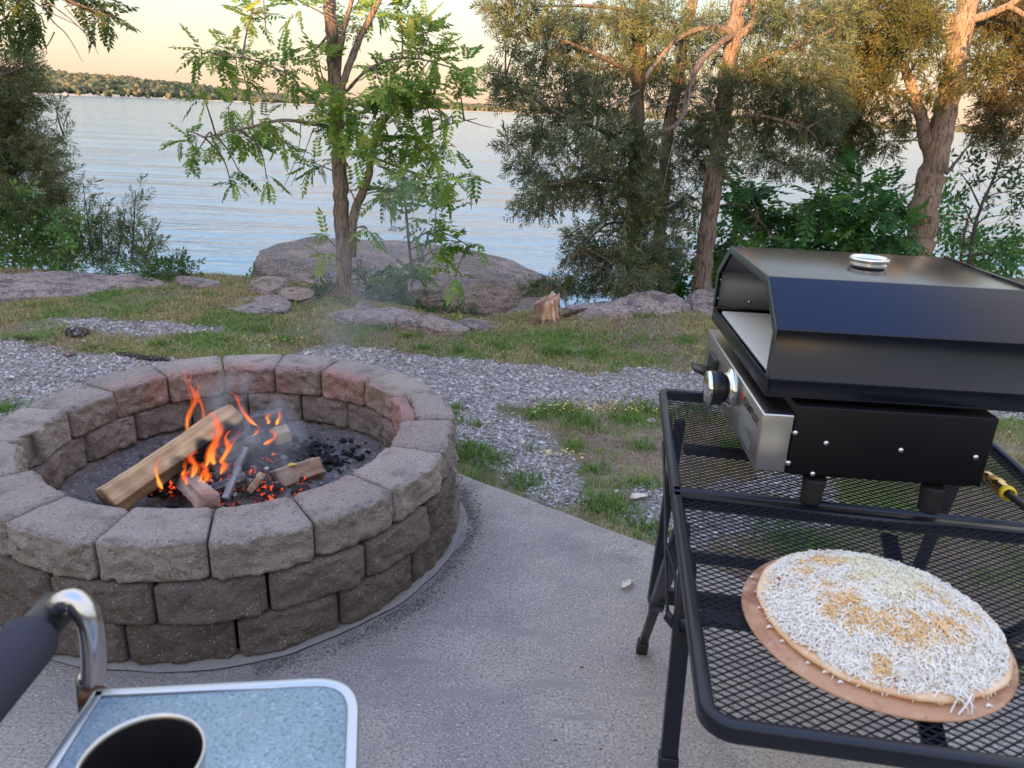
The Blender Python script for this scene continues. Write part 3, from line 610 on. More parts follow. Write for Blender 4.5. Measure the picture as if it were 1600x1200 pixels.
tree('cedar_tree', 'tall forked cedar with bare orange sunlit upper trunk, behind the griddle oven',
     [([(1432, 420, Yr), (1440, 360, Yr), (1452, 290, Yr), (1466, 230, Yr), (1482, 150, Yr), (1498, 80, Yr), (1512, 0, Yr), (1530, -120, Yr)], 22, 12),
      ([(1462, 250, Yr), (1446, 220, Yr), (1438, 180, Yr), (1422, 130, Yr), (1410, 95, Yr)], 11, 5), ([(1416, 145, Yr), (1395, 146, Yr-.1), (1370, 140, Yr-.1)], 4, 2),
      ([(1506, 35, Yr), (1550, 20, Yr-.1), (1580, 5, Yr-.2), (1615, -20, Yr-.2)], 6, 4), ([(1575, 10, Yr-.2), (1595, 20, Yr-.2), (1620, 40, Yr-.2)], 4, 3),
      ([(1488, 90, Yr), (1482, 60, Yr), (1485, 20, Yr)], 6, 4)],
     [(1345, 30, 46, 34), (1400, 28, 46, 32), (1440, 60, 26, 30), (1400, 80, 34, 22), (1345, 100, 44, 32), (1370, 138, 34, 22), (1458, 130, 18, 34), (1330, 160, 34, 20), (1450, 20, 26, 22), (1330, 228, 34, 18), (1380, 222, 26, 14), (1345, 190, 30, 12), (1535, 100, 20, 24), (1405, 175, 16, 14), (1300, 200, 30, 20), (1420, 195, 18, 10)],
     'cedar', .19, [(.13, .14, .05), (.17, .15, .055), (.10, .11, .045)], 85, 23, barkc=(.52, .38, .30), Yd=7.5, depth=.5, ntw=6, droop=-.3, group='cedars along the bluff',  # bark lightened toward orange to strengthen the sunlight on it
     bare=[([(1478, 272, Yr-.2), (1500, 245, Yr-.3), (1520, 218, Yr-.4)], 3, .8), ([(1425, 110, Yr), (1440, 85, Yr), (1452, 100, Yr)], 2.5, .8)])
tree('cedar_tree', 'cedar at the right margin, only its brown green branches in view',
     [([(1640, 420, 8.2), (1645, 250, 8.2), (1650, 0, 8.2), (1655, -120, 8.2)], 14, 9), ([(1648, 120, 8.2), (1600, 110, 8.1), (1555, 100, 8)], 4, 1), ([(1648, 60, 8.2), (1600, 50, 8.1), (1545, 45, 8)], 4, 1)],
     [(1580, 100, 36, 50), (1560, 60, 28, 34), (1590, 172, 36, 32), (1556, 165, 22, 26), (1545, 30, 30, 18), (1590, 30, 36, 30), (1580, 220, 30, 16), (1620, 60, 40, 60), (1530, 125, 14, 16), (1535, 195, 20, 10)],
     'cedar', .20, [(.12, .10, .045), (.09, .08, .04), (.15, .12, .05)], 50, 24, barkc=(.26, .19, .16), Yd=8.0, depth=.4, ntw=5, group='cedars along the bluff')
# broadleaf growth behind the griddle
bl1 = [(1160, 320, 34, 26), (1215, 342, 44, 26), (1280, 350, 44, 26), (1350, 342, 48, 32), (1395, 372, 34, 26), (1335, 292, 40, 20), (1150, 375, 28, 28), (1200, 385, 40, 20), (1265, 390, 50, 22), (1340, 390, 50, 22), (1165, 300, 22, 16), (1290, 318, 34, 16), (1400, 325, 22, 20), (1385, 300, 18, 12), (1120, 400, 26, 26), (1060, 415, 26, 22), (1040, 440, 26, 14), (1085, 330, 10, 16)]
tree('young_tree', 'bushy young tree with bright green compound leaves behind the griddle lid',
     [([(1250, 470, 7.3), (1252, 420, 7.3), (1262, 350, 7.3), (1280, 290, 7.3)], 5, 2), ([(1255, 420, 7.3), (1200, 360, 7.2), (1165, 320, 7.1)], 3, 1), ([(1258, 400, 7.3), (1330, 350, 7.3), (1380, 330, 7.2)], 3, 1)],
     bl1, 'pin', .24, BR+[(.06, .17, .04)], 38, 31, Yd=7.3, depth=.5, ntw=4, cat='tree')
tree('shrub', 'leafy green shrub right of the forked cedar trunk',
     [([(1500, 450, 8.0), (1502, 400, 8.0), (1510, 350, 8.0), (1520, 320, 8)], 3, 1)],
     [(1480, 335, 18, 26), (1495, 365, 26, 22), (1540, 392, 44, 20), (1500, 395, 40, 20), (1575, 410, 34, 16), (1560, 375, 30, 14), (1480, 305, 14, 14), (1590, 395, 24, 14), (1530, 415, 40, 14)],
     'broad', .20, BR, 30, 32, Yd=7.9, depth=.4, cat='shrub')
tree('slender_tree', 'thin dark stemmed young tree with sparse leaves at the right edge',
     [([(1512, 440, 7.6), (1520, 370, 7.6), (1532, 325, 7.6), (1552, 280, 7.6), (1566, 240, 7.6), (1572, 200, 7.6)], 3.4, 1), ([(1532, 325, 7.6), (1515, 290, 7.6), (1500, 270, 7.6)], 1.6, .6), ([(1548, 290, 7.6), (1575, 270, 7.6), (1605, 260, 7.6)], 1.5, .6), ([(1524, 355, 7.6), (1510, 330, 7.5), (1495, 300, 7.5)], 1.3, .5)],
     [(1530, 282, 30, 20), (1580, 300, 26, 20), (1556, 240, 28, 16), (1500, 255, 18, 13), (1590, 262, 20, 16), (1545, 320, 26, 14), (1575, 335, 24, 14)],
     'broad', .17, [(.05, .10, .04), (.07, .13, .05)], 14, 33, barkc=(.10, .09, .085), Yd=7.6, depth=.25)
# left side
tree('cedar_tree', 'shaggy cedar on the left margin with branches reaching over the lake',
     [([(-70, 470, 6.9), (-66, 300, 6.9), (-60, 150, 6.9), (-50, 0, 6.9)], 16, 10), ([(-62, 240, 6.9), (10, 235, 6.8), (100, 212, 6.7)], 3, 1), ([(-64, 300, 6.9), (20, 295, 6.8), (118, 262, 6.7)], 3, 1), ([(-60, 150, 6.9), (0, 120, 6.8), (50, 100, 6.7)], 3, 1)],
     [(15, 105, 34, 20), (40, 95, 14, 12), (5, 155, 40, 26), (45, 150, 22, 20), (15, 208, 48, 26), (60, 235, 40, 16), (96, 214, 16, 7), (88, 168, 10, 6), (25, 262, 55, 26), (70, 290, 34, 18), (106, 264, 16, 6), (10, 310, 50, 24), (62, 318, 30, 20), (90, 300, 14, 8), (-30, 200, 40, 80), (-40, 300, 50, 60)],
     'cedar', .15, [(.13, .17, .08), (.17, .20, .09), (.20, .19, .09)], 125, 41, barkc=(.2, .15, .13), Yd=6.8, depth=.4, ntw=6, group='cedars along the bluff')
tree('leafy_tree', 'overhanging broadleaf tree at the top left corner with thin bare drooping twigs',
     [([(-260, 470, 6.0), (-250, 200, 6.0), (-200, 40, 6.0), (-100, -30, 5.9), (0, -20, 5.8), (80, -10, 5.7)], 14, 3)],
     [(20, 14, 36, 16), (50, 42, 22, 12), (10, 45, 20, 14), (115, 8, 36, 9), (150, 24, 24, 8), (165, 30, 12, 7), (60, 60, 10, 6), (30, -10, 50, 20), (130, -14, 50, 16), (172, 26, 10, 6)],
     'pin', .16, [(.09, .14, .04), (.12, .17, .045), (.07, .11, .035)], 26, 42, Yd=5.8, depth=.2, ntw=4,
     bare=[([(60, -10, 5.7), (80, 30, 5.7), (105, 55, 5.7), (130, 98, 5.7)], 1.5, .3), ([(70, 0, 5.7), (110, 30, 5.7), (140, 60, 5.7), (154, 86, 5.7)], 1.3, .3), ([(50, 0, 5.7), (80, 20, 5.7), (120, 40, 5.7), (150, 65, 5.7)], 1.1, .3), ([(85, 50, 5.7), (70, 75, 5.7), (40, 82, 5.7)], 1, .3), ([(100, 10, 5.7), (130, 45, 5.7), (141, 78, 5.7)], .9, .3), ([(95, -5, 5.7), (135, 30, 5.7), (185, 38, 5.7)], .9, .3), ([(55, 190, 6.7), (90, 186, 6.7), (112, 170, 6.7)], .8, .3)])
tree('shrub', 'dense green bush filling the lower left under the shaggy cedar',
     [([(20, 450, 6.6), (22, 400, 6.6), (30, 350, 6.6)], 4, 1.5)],
     [(15, 335, 44, 32), (60, 348, 40, 30), (25, 385, 50, 28), (80, 388, 30, 26), (10, 408, 40, 14), (70, 412, 36, 10), (105, 408, 14, 12), (100, 350, 16, 26), (-30, 360, 30, 50)],
     'broad', .15, [(.15, .30, .08), (.11, .23, .07), (.20, .29, .09)], 70, 43, Yd=6.6, depth=.35, cat='shrub')
jl = [(146, 415, 130, 290), (160, 415, 158, 325), (182, 412, 196, 330), (206, 410, 212, 298), (226, 412, 240, 362), (135, 412, 120, 330)]
jb = []
for a, b, c_, d in jl:
    for k in range(7):
        t_ = .06+.9*k/6; w = 26*(1-t_)*.7+3
        jb.append((a+(c_-a)*t_+(t_-.5)*6, b+(d-b)*t_, w, (b-d)*.075+2, 6.5, int(3+9*(1-t_))))
tree('juniper_sapling', 'clump of thin feathery juniper saplings against the water on the left',
     [([(a, b, 6.5), ((a+c_)/2, (b+d)/2, 6.5), (c_, d, 6.5)], 1.6, .5) for a, b, c_, d in jl], jb, 'cedar', .15, [(.17, .22, .10), (.20, .21, .11), (.13, .18, .09)], 20, 44, Yd=6.5, depth=.2, ntw=2, twigr=.002, droop=.25, cat='sapling')
tree('ground_vine', 'low green leafy vines creeping along the edge of the rock ledge',
     [([(180, 428, 6.0), (230, 425, 6.0), (300, 428, 6.0)], 1, .6)],
     [(200, 418, 34, 7, 6.1), (240, 416, 30, 8, 6.1), (280, 416, 22, 12, 6.1), (262, 424, 30, 8, 6.), (300, 424, 10, 6, 6.), (225, 424, 50, 4, 6.), (268, 402, 18, 8, 6.2), (95, 430, 12, 4, 5.9)],
     'broad', .09, [(.06, .14, .035), (.09, .17, .04), (.04, .10, .03)], 150, 45, Yd=6.0, depth=.08, cat='vine', twigr=.002)
tree('undergrowth_shrub', 'low dark green undergrowth around the foot of the forked trunk',
     [([(520, 475, 5.6), (515, 455, 5.6)], 1.2, .5), ([(600, 470, 6.0), (600, 440, 6.0)], 1.2, .5)],
     [(500, 460, 26, 16, 5.6), (470, 470, 18, 10, 5.6), (515, 440, 14, 10, 5.75), (530, 475, 22, 8, 5.45), (590, 450, 20, 20, 6.2), (570, 430, 20, 12, 6.3), (610, 465, 20, 14, 6.0), (465, 485, 14, 5, 5.5), (385, 438, 16, 5, 6.3), (420, 442, 18, 5, 6.2)],
     'broad', .085, [(.05, .12, .045), (.08, .16, .05), (.04, .09, .035)], 120, 46, Yd=5.8, depth=.15, cat='shrub', twigr=.002)
tree('undergrowth_shrub', 'small bright green bush beside the lichen boulder',
     [([(625, 465, 6.1), (628, 440, 6.1)], 1.2, .5)], [(612, 440, 18, 12, 6.1), (635, 428, 18, 14, 6.1), (625, 455, 18, 10, 6.1), (655, 415, 14, 8, 6.1)], 'pin', .11, [(.12, .24, .05), (.16, .28, .06)], 110, 47, Yd=6.0, depth=.1, cat='shrub', twigr=.002)
tree('ground_vine', 'dark green vines in the hollow under the lichen boulder lip',
     [([(650, 492, 5.5), (700, 494, 5.5), (730, 498, 5.5)], .8, .5)], [(660, 486, 20, 7, 5.7), (700, 490, 28, 8, 5.6), (725, 494, 14, 5, 5.5)], 'broad', .08, [(.05, .13, .04), (.03, .09, .03)], 190, 48, Yd=5.5, depth=.08, cat='vine', twigr=.002)
tree('shrub', 'small shrub between the stump and the dense cedar',
     [([(860, 470, 6.0), (862, 440, 6.0)], 1.2, .5)], [(850, 448, 24, 11, 6.1), (880, 452, 22, 12, 6.1), (830, 455, 12, 7, 6.1), (905, 455, 16, 8, 6.2)], 'cedar', .11, [(.08, .12, .045), (.10, .14, .05)], 150, 49, Yd=6.0, depth=.1, cat='shrub', twigr=.002)

#PART2
# ------------------------------------------------------------------ fire pit
pit = thing('fire_pit', 'round fire pit of three courses of rough grey concrete blocks standing on the patio', 'fire pit', loc=(PIT[0], PIT[1], 0))
def cube_grid(nx_, ny_, nz_):
    V = []; Fc = []; n = 0
    for ax, s_ in [(0, -1), (0, 1), (1, -1), (1, 1), (2, -1), (2, 1)]:
        o_ = [k for k in range(3) if k != ax]; d_ = [nx_, ny_, nz_]
        a = np.linspace(-1, 1, d_[o_[0]]+1); b = np.linspace(-1, 1, d_[o_[1]]+1); A, B = np.meshgrid(a, b, indexing='ij')
        P = np.zeros(A.shape+(3,)); P[..., ax] = s_; P[..., o_[0]] = A; P[..., o_[1]] = B
        i_ = np.arange(A.size).reshape(A.shape)+n
        q = np.stack([i_[:-1, :-1], i_[1:, :-1], i_[1:, 1:], i_[:-1, 1:]], -1).reshape(-1, 4)
        if (s_ > 0) == (ax == 1): q = q[:, ::-1]
        V.append(P.reshape(-1, 3)); Fc.append(q); n += A.size
    V = np.concatenate(V); Fc = np.concatenate(Fc)
    key = np.round(V*1e5).astype(int); u, idx, inv = np.unique(key, axis=0, return_index=True, return_inverse=True)
    return V[idx], inv.reshape(-1)[Fc]
CG = cube_grid(26, 14, 14)
def block(name, a0, a1, r0, r1, z0, z1, seed, tint, red=0., chip=0.):
    V, Fc = CG; a0, a1 = R(a0), R(a1)
    hz = (z1-z0)/2; hr = (r1-r0)/2; ha = abs(a1-a0)/2*(r0+r1)/2
    hs = np.array([ha, hr, hz]); P = V*hs; rad = .014
    q = np.clip(P, -(hs-rad), hs-rad); d = P-q; L_ = np.linalg.norm(d, axis=1); 
    Nn = d/np.maximum(L_, 1e-9)[:, None]; P = q+Nn*rad
    am = (a0+a1)/2
    ang = am+P[:, 0]/hs[0]*abs(a1-a0)/2; rr = (r0+r1)/2+P[:, 1]; zz = (z0+z1)/2+P[:, 2]
    Wp = np.stack([PIT[0]+rr*np.cos(ang), PIT[1]+rr*np.sin(ang), zz], 1)
    # straight (chord-like) faces: pull the arc towards its chord
    side = np.abs(Nn[:, 1]); top = np.clip(Nn[:, 2], 0, 1); topm = np.clip((P[:, 2]-(hs[2]-rad*1.01))/1e-3, 0, 1)*(side < .5)
    rough = np.where(side > .35, 1.0, .35)*(1-.75*topm)
    nz_ = fbm(Wp*34+seed*5.1, 4, seed, .65)*.019+fbm(Wp*10+seed*3.1, 2, seed+5)*.015
    radial = np.stack([np.cos(ang), np.sin(ang), 0*ang], 1)*np.sign(P[:, 1])[:, None]
    Wp = Wp+radial*(nz_*rough*side)[:, None]
    Wp[:, 2] += fbm(Wp*60+seed, 3, seed+2)*.0022*(side < .5) + (rough > .9)*fbm(Wp*40+seed, 3, seed+7)*.004*(top > .1)
    # erode edges a little
    e = (np.abs(V) > .9).sum(1) >= 2
    cc = np.array([PIT[0]+(r0+r1)/2*math.cos(am), PIT[1]+(r0+r1)/2*math.sin(am), (z0+z1)/2])
    Wp = np.where(e[:, None], Wp+(cc-Wp)*(.03+.05*np.clip(fbm(Wp*30+seed, 2, seed+4), -.3, 1))[:, None], Wp)
    c = np.array(tint)[None]*(1+.20*fbm(Wp*9, 3, seed+1)[:, None])
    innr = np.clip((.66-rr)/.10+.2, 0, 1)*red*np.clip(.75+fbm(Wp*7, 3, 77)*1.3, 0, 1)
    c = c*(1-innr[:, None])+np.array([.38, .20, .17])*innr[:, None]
    # soot, damp and front shading sit in the tint; here the chipped corner darkens
    if chip:
        k = np.clip((.05-np.hypot(rr-r0, (ang-(a0 if chip < 0 else a1))*rr))/.05, 0, 1); Wp = Wp+(cc-Wp)*(k*.45)[:, None]; c = c*(1-.45*k[:, None])
    o = mkmesh(name, Wp-np.array([PIT[0], PIT[1], 0]), Fc, M['block'], pit, c, smooth=True)
    return o
rgb_ = random.Random(4)
SE = [9.6, 31.5, 53.0, 74.7, 94.0, 113.6, 134.5, 155.3, 174.8, 198.5, 221.5, 243.3, 264.7, 285.8, 306.0, 325.9, 348.1, 369.6]
h1 = PIT_H/3
for k in range(17):
    a0, a1 = SE[k]+.26, SE[k+1]-.26; am = (a0+a1)/2
    far = 0 < am % 360 < 180
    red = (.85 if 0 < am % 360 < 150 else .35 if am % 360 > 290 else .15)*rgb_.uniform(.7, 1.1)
    tint = np.array([.35, .30, .265] if far else [.345, .30, .265])*rgb_.uniform(.88, 1.12)
    if 40 < am < 60: tint = np.array([.33, .30, .25])
    dr = rgb_.uniform(-.006, .006); dz = rgb_.uniform(-.003, .003)
    if k == 0:    # the cracked block lies in two pieces
        block('capping_block', a0, a1, .565, .625, 2*h1+.002, PIT_H, 60, [.30, .19, .17], 1.0)
        b_ = block('capping_block', a0, a1, .629, PR, 2*h1+.002, PIT_H+.001, 61, tint, .6)
    elif k == 9: block('capping_block', a0, a1, PRI+.035, PR, 2*h1+.002, PIT_H+dz, 10+k, tint, red, chip=-1)
    elif k == 8: block('capping_block', a0, a1, PRI+.01, PR, 2*h1+.002, PIT_H+dz, 10+k, tint, red, chip=1)
    else: block('capping_block', a0, a1, PRI+dr, PR+dr, 2*h1+.002, PIT_H+dz, 10+k, tint, red)
for c_ in range(2):
    offa = [4.5, 11.2][c_]
    for k in range(17):
        a0 = 9.6+offa+k*360/17+rgb_.uniform(-.8, .8)*0; a1 = a0+360/17
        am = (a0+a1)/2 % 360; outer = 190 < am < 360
        tint = np.array([.165, .13, .11] if outer else [.26, .225, .21])*rgb_.uniform(.78, 1.12)*(1 if c_ else .85)  # lower front blocks: dirt plus front shading painted into a darker tint
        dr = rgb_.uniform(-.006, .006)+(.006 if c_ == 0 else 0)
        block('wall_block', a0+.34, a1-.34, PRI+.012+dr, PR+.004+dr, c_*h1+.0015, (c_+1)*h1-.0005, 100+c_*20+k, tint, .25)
# mortar and soil at the foot of the wall
def ringpatch(name, r0, r1, z, mat_, a0=185, a1=385, wob=.012, seed=1):
    n = 160; V = []; 
    for k in range(n+1):
        a = R(a0+(a1-a0)*k/n); w = fbm(np.array([[a*6, seed, 0.]]), 3, seed)[0]*wob; w2 = fbm(np.array([[a*9, seed+4, 0.]]), 3, seed+3)[0]*wob
        V += [(PIT[0]+(r0+w2)*math.cos(a), PIT[1]+(r0+w2)*math.sin(a), z), (PIT[0]+(r1+w)*math.cos(a), PIT[1]+(r1+w)*math.sin(a), z-.0005)]
    V = np.array(V); fade = np.sin(np.linspace(0, np.pi, n+1))**.4; mid_ = (V[0::2]+V[1::2])/2
    if wob > .02: V[0::2] = mid_+(V[0::2]-mid_)*fade[:, None]; V[1::2] = mid_+(V[1::2]-mid_)*fade[:, None]
    Fq_ = np.array([[2*k, 2*k+1, 2*k+3, 2*k+2] for k in range(n)])
    return mkmesh(name, V, Fq_, mat_)
ringpatch('mortar_bed', .72, .785, .006, M['mortar'])['kind'] = 'structure'
# ash bed
n_ = 90; rr = np.linspace(0, 1, 40); aa = np.linspace(0, 2*np.pi, n_, endpoint=False); A, B = np.meshgrid(aa, rr)
X_ = PIT[0]+B*.60*np.cos(A); Y_ = PIT[1]+B*.60*np.sin(A)
FC = atz(395, 725, .16)
def ashz(X, Y):
    d = np.hypot(X-FC[0], Y-FC[1]); e = np.hypot(X-PIT[0], Y-PIT[1])
    return .068+.05*np.exp(-(d/.22)**2)+.05*np.clip((e-.38)/.2, 0, 1)+.022*fbm(xyz(X*9, Y*9, 1), 4, 3)
Z_ = ashz(X_, Y_); ii_ = np.arange(X_.size).reshape(X_.shape)
Fa = np.stack([ii_[:-1], np.roll(ii_[:-1], -1, 1), np.roll(ii_[1:], -1, 1), ii_[1:]], -1).reshape(-1, 4)
tag(mkmesh('ash_bed', np.stack([X_, Y_, Z_], -1).reshape(-1, 3), Fa, M['ash'], smooth=True), 'grey ash and cinders covering the floor of the fire pit', 'ash', kind='stuff')

# ------------------------------------------------------------------ firewood
M['woodv'] = mat('firewood', (1, 1, 1), .8, attr=True, bump=[(120, .35, .004, 5)])
def splitlog(name, label, p0, p1, prof, seed, c0, c1, char=None, roll=0., group=None, cat='log'):
    """prof: cross-section polygon in metres; char(t, ang)->0..1"""
    p0 = np.array(p0, float); p1 = np.array(p1, float); ax = p1-p0; L_ = np.linalg.norm(ax); ax /= L_
    u = np.cross(ax, (0, 0, 1)); u /= np.linalg.norm(u); w = np.cross(u, ax)
    u, w = u*math.cos(roll)+w*math.sin(roll), -u*math.sin(roll)+w*math.cos(roll)
    pr = np.array(prof, float); seg = []
    for i_ in range(len(pr)):
        a, b = pr[i_], pr[(i_+1) % len(pr)]
        for t_ in np.linspace(0, 1, 12, endpoint=False): seg.append(a+(b-a)*t_)
    S = np.array(seg); n = len(S); m_ = 70; V = []; T_ = []
    for j in range(m_+1):
        t_ = j/m_; sc = 1+.05*math.sin(t_*5+seed)
        V.append(p0+ax*L_*t_+(u*(S[:, :1]*sc)+w*(S[:, 1:]*sc))); T_.append(np.full(n, t_))
    V = np.concatenate(V); T_ = np.concatenate(T_); SS = np.tile(S, (m_+1, 1))
    sp = np.column_stack([SS*60, T_*L_*4])+seed*3; d = fbm(sp*.5, 4, seed)+.5*fbm(np.column_stack([SS*30, T_*9]), 3, seed+1)
    dirn = (u*SS[:, :1]+w*SS[:, 1:]); dirn /= np.linalg.norm(dirn, axis=1)[:, None]+1e-9
    V = V+dirn*(d*.008)[:, None]
    Fc = [np.array([[j*n+k, j*n+(k+1) % n, (j+1)*n+(k+1) % n, (j+1)*n+k] for j in range(m_) for k in range(n)])]
    c = np.array(c0)+(np.array(c1)-np.array(c0))*np.clip(.5+fbm(sp*1.3, 3, seed+2)*.9+fbm(V*25, 3, seed+5)*.9, 0, 1)[:, None]
    if char is not None:
        k_ = np.clip(char(T_, SS), 0, 1)[:, None]; c = c*(1-k_)+np.array([.015, .013, .013])*k_
    # ends
    e0, e1 = len(V), len(V)+1; V = np.vstack([V, p0[None], p1[None]]); c = np.vstack([c, np.array(c0)*.9, np.array(c0)*.9])
    tri = np.array([[e0, (k+1) % n, k] for k in range(n)]+[[e1, m_*n+k, m_*n+(k+1) % n] for k in range(n)])
    mid = (p0+p1)/2
    o = mkmesh(name, V-mid, Fc+[tri], M['woodv'], None, c, smooth=False); o.location = mid
    return tag(o, label, cat, group)
tan0, tan1 = (.33, .20, .105), (.56, .38, .21)
splitlog('firewood_log', 'long pale split log leaning across the fire against the left pit wall', atz(168, 786, .15), atz(366, 652, .305), [(-.070, -.03), (-.058, .045), (.045, .055), (.072, -.005), (.02, -.055)], 3, tan0, tan1,
         char=lambda t_, S: np.clip((-S[:, 1]+.012+.02*np.sin(t_*31))*50, 0, 1)*np.clip((t_-.28)*4, 0, 1)+np.clip((t_-.93)*9, 0, 1)*.6, roll=.35)
splitlog('firewood_log', 'short brown split block with a yellow leaf on it right of the fire', atz(428, 752, .12), atz(498, 728, .12), [(-.05, -.03), (-.04, .02), (.01, .04), (.05, -.005), (.03, -.035)], 7, (.20, .12, .075), (.40, .26, .16), char=lambda t_, S: np.clip((.10-t_)*8, 0, 1)*.8)
splitlog('firewood_log', 'pinkish log end poking out of the embers at the near wall', atz(288, 748, .15), atz(328, 785, .19), [(-.035, -.03), (-.03, .02), (.02, .03), (.04, -.01)], 9, (.30, .19, .15), (.45, .32, .26), char=lambda t_, S: np.clip((.3-t_)*4, 0, 1))
splitlog('firewood_log', 'small yellowish burning log at the back of the fire', atz(408, 690, .18), atz(452, 676, .20), [(-.035, -.02), (-.02, .03), (.03, .02), (.03, -.02)], 11, (.32, .22, .12), (.50, .38, .22), char=lambda t_, S: np.clip((.55-t_)*5, 0, 1))
splitlog('firewood_log', 'narrow upright pale kindling stick at the near wall', atz(392, 765, .14), atz(408, 742, .20), [(-.014, -.01), (-.012, .01), (.014, .01), (.012, -.01)], 13, (.35, .24, .15), (.50, .37, .24))
splitlog('firewood_log', 'thin ash white charred stick standing in the middle of the embers', atz(352, 780, .13), atz(384, 700, .24), [(-.010, -.010), (-.010, .010), (.010, .008), (.010, -.010)], 15, (.10, .10, .105), (.34, .34, .35))
splitlog('firewood_log', 'charred log with white ash scales lying under the long split log', atz(262, 742, .13), atz(352, 694, .20), [(-.035, -.03), (-.03, .03), (.03, .035), (.04, -.02)], 17, (.012, .012, .013), (.20, .20, .205))
splitlog('firewood_log', 'blackened log stub under the back flames', atz(395, 660, .22), atz(444, 650, .25), [(-.04, -.03), (-.03, .03), (.03, .03), (.04, -.02)], 19, (.010, .010, .011), (.13, .125, .125))
splitlog('firewood_log', 'charred half burnt log crossing the heart of the embers', atz(330, 748, .12), atz(400, 705, .15), [(-.03, -.03), (-.03, .02), (.02, .03), (.03, -.02)], 21, (.010, .010, .012), (.16, .16, .17))
splitlog('firewood_log', 'black charcoal log in the shade right of the embers', atz(405, 735, .10), atz(440, 690, .14), [(-.03, -.03), (-.03, .02), (.02, .03), (.03, -.02)], 23, (.008, .008, .010), (.05, .05, .055))
CL = [('cracked black log with pale ash on its top behind the embers', (350, 712, .17), (402, 690, .22), .034, .45), ('short black log stub leaning on the embers near the small yellow flame', (275, 760, .13), (310, 735, .17), .026, .3),
      ('black and white burnt stick lying across the front embers', (335, 765, .13), (385, 748, .17), .018, .6), ('charred chunk in the centre of the fire below the main flame', (318, 735, .15), (345, 712, .20), .03, .25), ('burnt crooked branch end behind the ash white stick', (388, 712, .16), (420, 735, .13), .022, .2)]
for k_, (lb, a_, b_, w_, wh) in enumerate(CL):
    splitlog('burnt_log', lb, atz(*a_), atz(*b_), [(-w_, -w_*.8), (-w_*.8, w_*.7), (w_*.5, w_), (w_, -w_*.5)], 31+k_, (.010, .009, .010), (wh*.55, wh*.55, wh*.56), roll=.4*k_)
# glowing coals and charcoal lumps: one heap
m = bpy.data.materials.new('glowing_coal'); m.use_nodes = True; t = m.node_tree; N = t.nodes; L = t.links; p = N['Principled BSDF']
p.inputs['Base Color'].default_value = (.02, .02, .022, 1); p.inputs['Roughness'].default_value = .9
n = N.new('ShaderNodeTexNoise'); n.inputs['Scale'].default_value = 48; n.inputs['Detail'].default_value = 4; g = N.new('ShaderNodeNewGeometry'); L.new(g.outputs['Position'], n.inputs[0])
mr = N.new('ShaderNodeMapRange'); mr.inputs[1].default_value = .56; mr.inputs[2].default_value = .70; mr.inputs[4].default_value = .75; L.new(n.outputs[0], mr.inputs[0])
p.inputs['Emission Color'].default_value = (1.0, .085, .02, 1); L.new(mr.outputs[0], p.inputs['Emission Strength']); M['coal'] = m
V8 = ico(1)
def lumps(name, mat_, n, cx, cy, sx_, sy_, zb, s0, s1, seed, cols=None):
    rg = np.random.default_rng(seed); VV, FF, CC = [], [], []
    for k in range(n):
        P = np.array([cx+rg.normal()*sx_, cy+rg.normal()*sy_, 0]); P[2] = ashz(P[0], P[1])+zb+abs(rg.normal())*.012
        s_ = rg.uniform(s0, s1)
        V = V8[0]*(1+.35*rg.normal(size=(len(V8[0]), 1)).clip(-1, 1)*.6)*np.array([s_*rg.uniform(.7, 1.6), s_, s_*.7]); a = rg.uniform(0, 6.28)
        V = V@np.array([[math.cos(a), -math.sin(a), 0], [math.sin(a), math.cos(a), 0], [0, 0, 1]]).T+P
        VV.append(V); FF.append(V8[1]+k*len(V8[0])); c = cols[rg.integers(len(cols))] if cols else (1, 1, 1); CC.append(np.tile(c, (len(V), 1)))
    return mkmesh(name, np.concatenate(VV), np.concatenate(FF), mat_, None, np.concatenate(CC))
e_ = atz(320, 735, .15); e2 = atz(385, 730, .15)
tag(lumps('embers', M['coal'], 240, (e_[0]+e2[0])/2, (e_[1]+e2[1])/2, .125, .07, .004, .010, .026, 3), 'glowing orange embers heaped under the burning logs', 'embers', kind='stuff')
ch = atz(480, 715, .10)
tag(lumps('charcoal', M['char'], 420, ch[0]-.05, ch[1]+.02, .12, .06, -.004, .004, .016, 4), 'patch of dead black charcoal in the right part of the ash', 'charcoal', kind='stuff')
tag(lumps('ash_flakes', M['woodv'], 160, (e_[0]+e2[0])/2+.02, (e_[1]+e2[1])/2, .13, .08, .006, .006, .018, 14, [(.02, .02, .02), (.30, .30, .31), (.05, .05, .05), (.55, .55, .56), (.02, .02, .02)]), 'black and ash white flakes of burnt wood around the embers', 'ash', kind='stuff')
lumps_o = lumps('cinders', M['woodv'], 420, PIT[0]+.02, PIT[1]+.02, .24, .22, -.004, .003, .009, 5, [(.05, .05, .05), (.25, .24, .24), (.16, .15, .15), (.09, .08, .08)])
tag(lumps_o, 'small grey cinders strewn over the ash', 'cinders', kind='stuff')

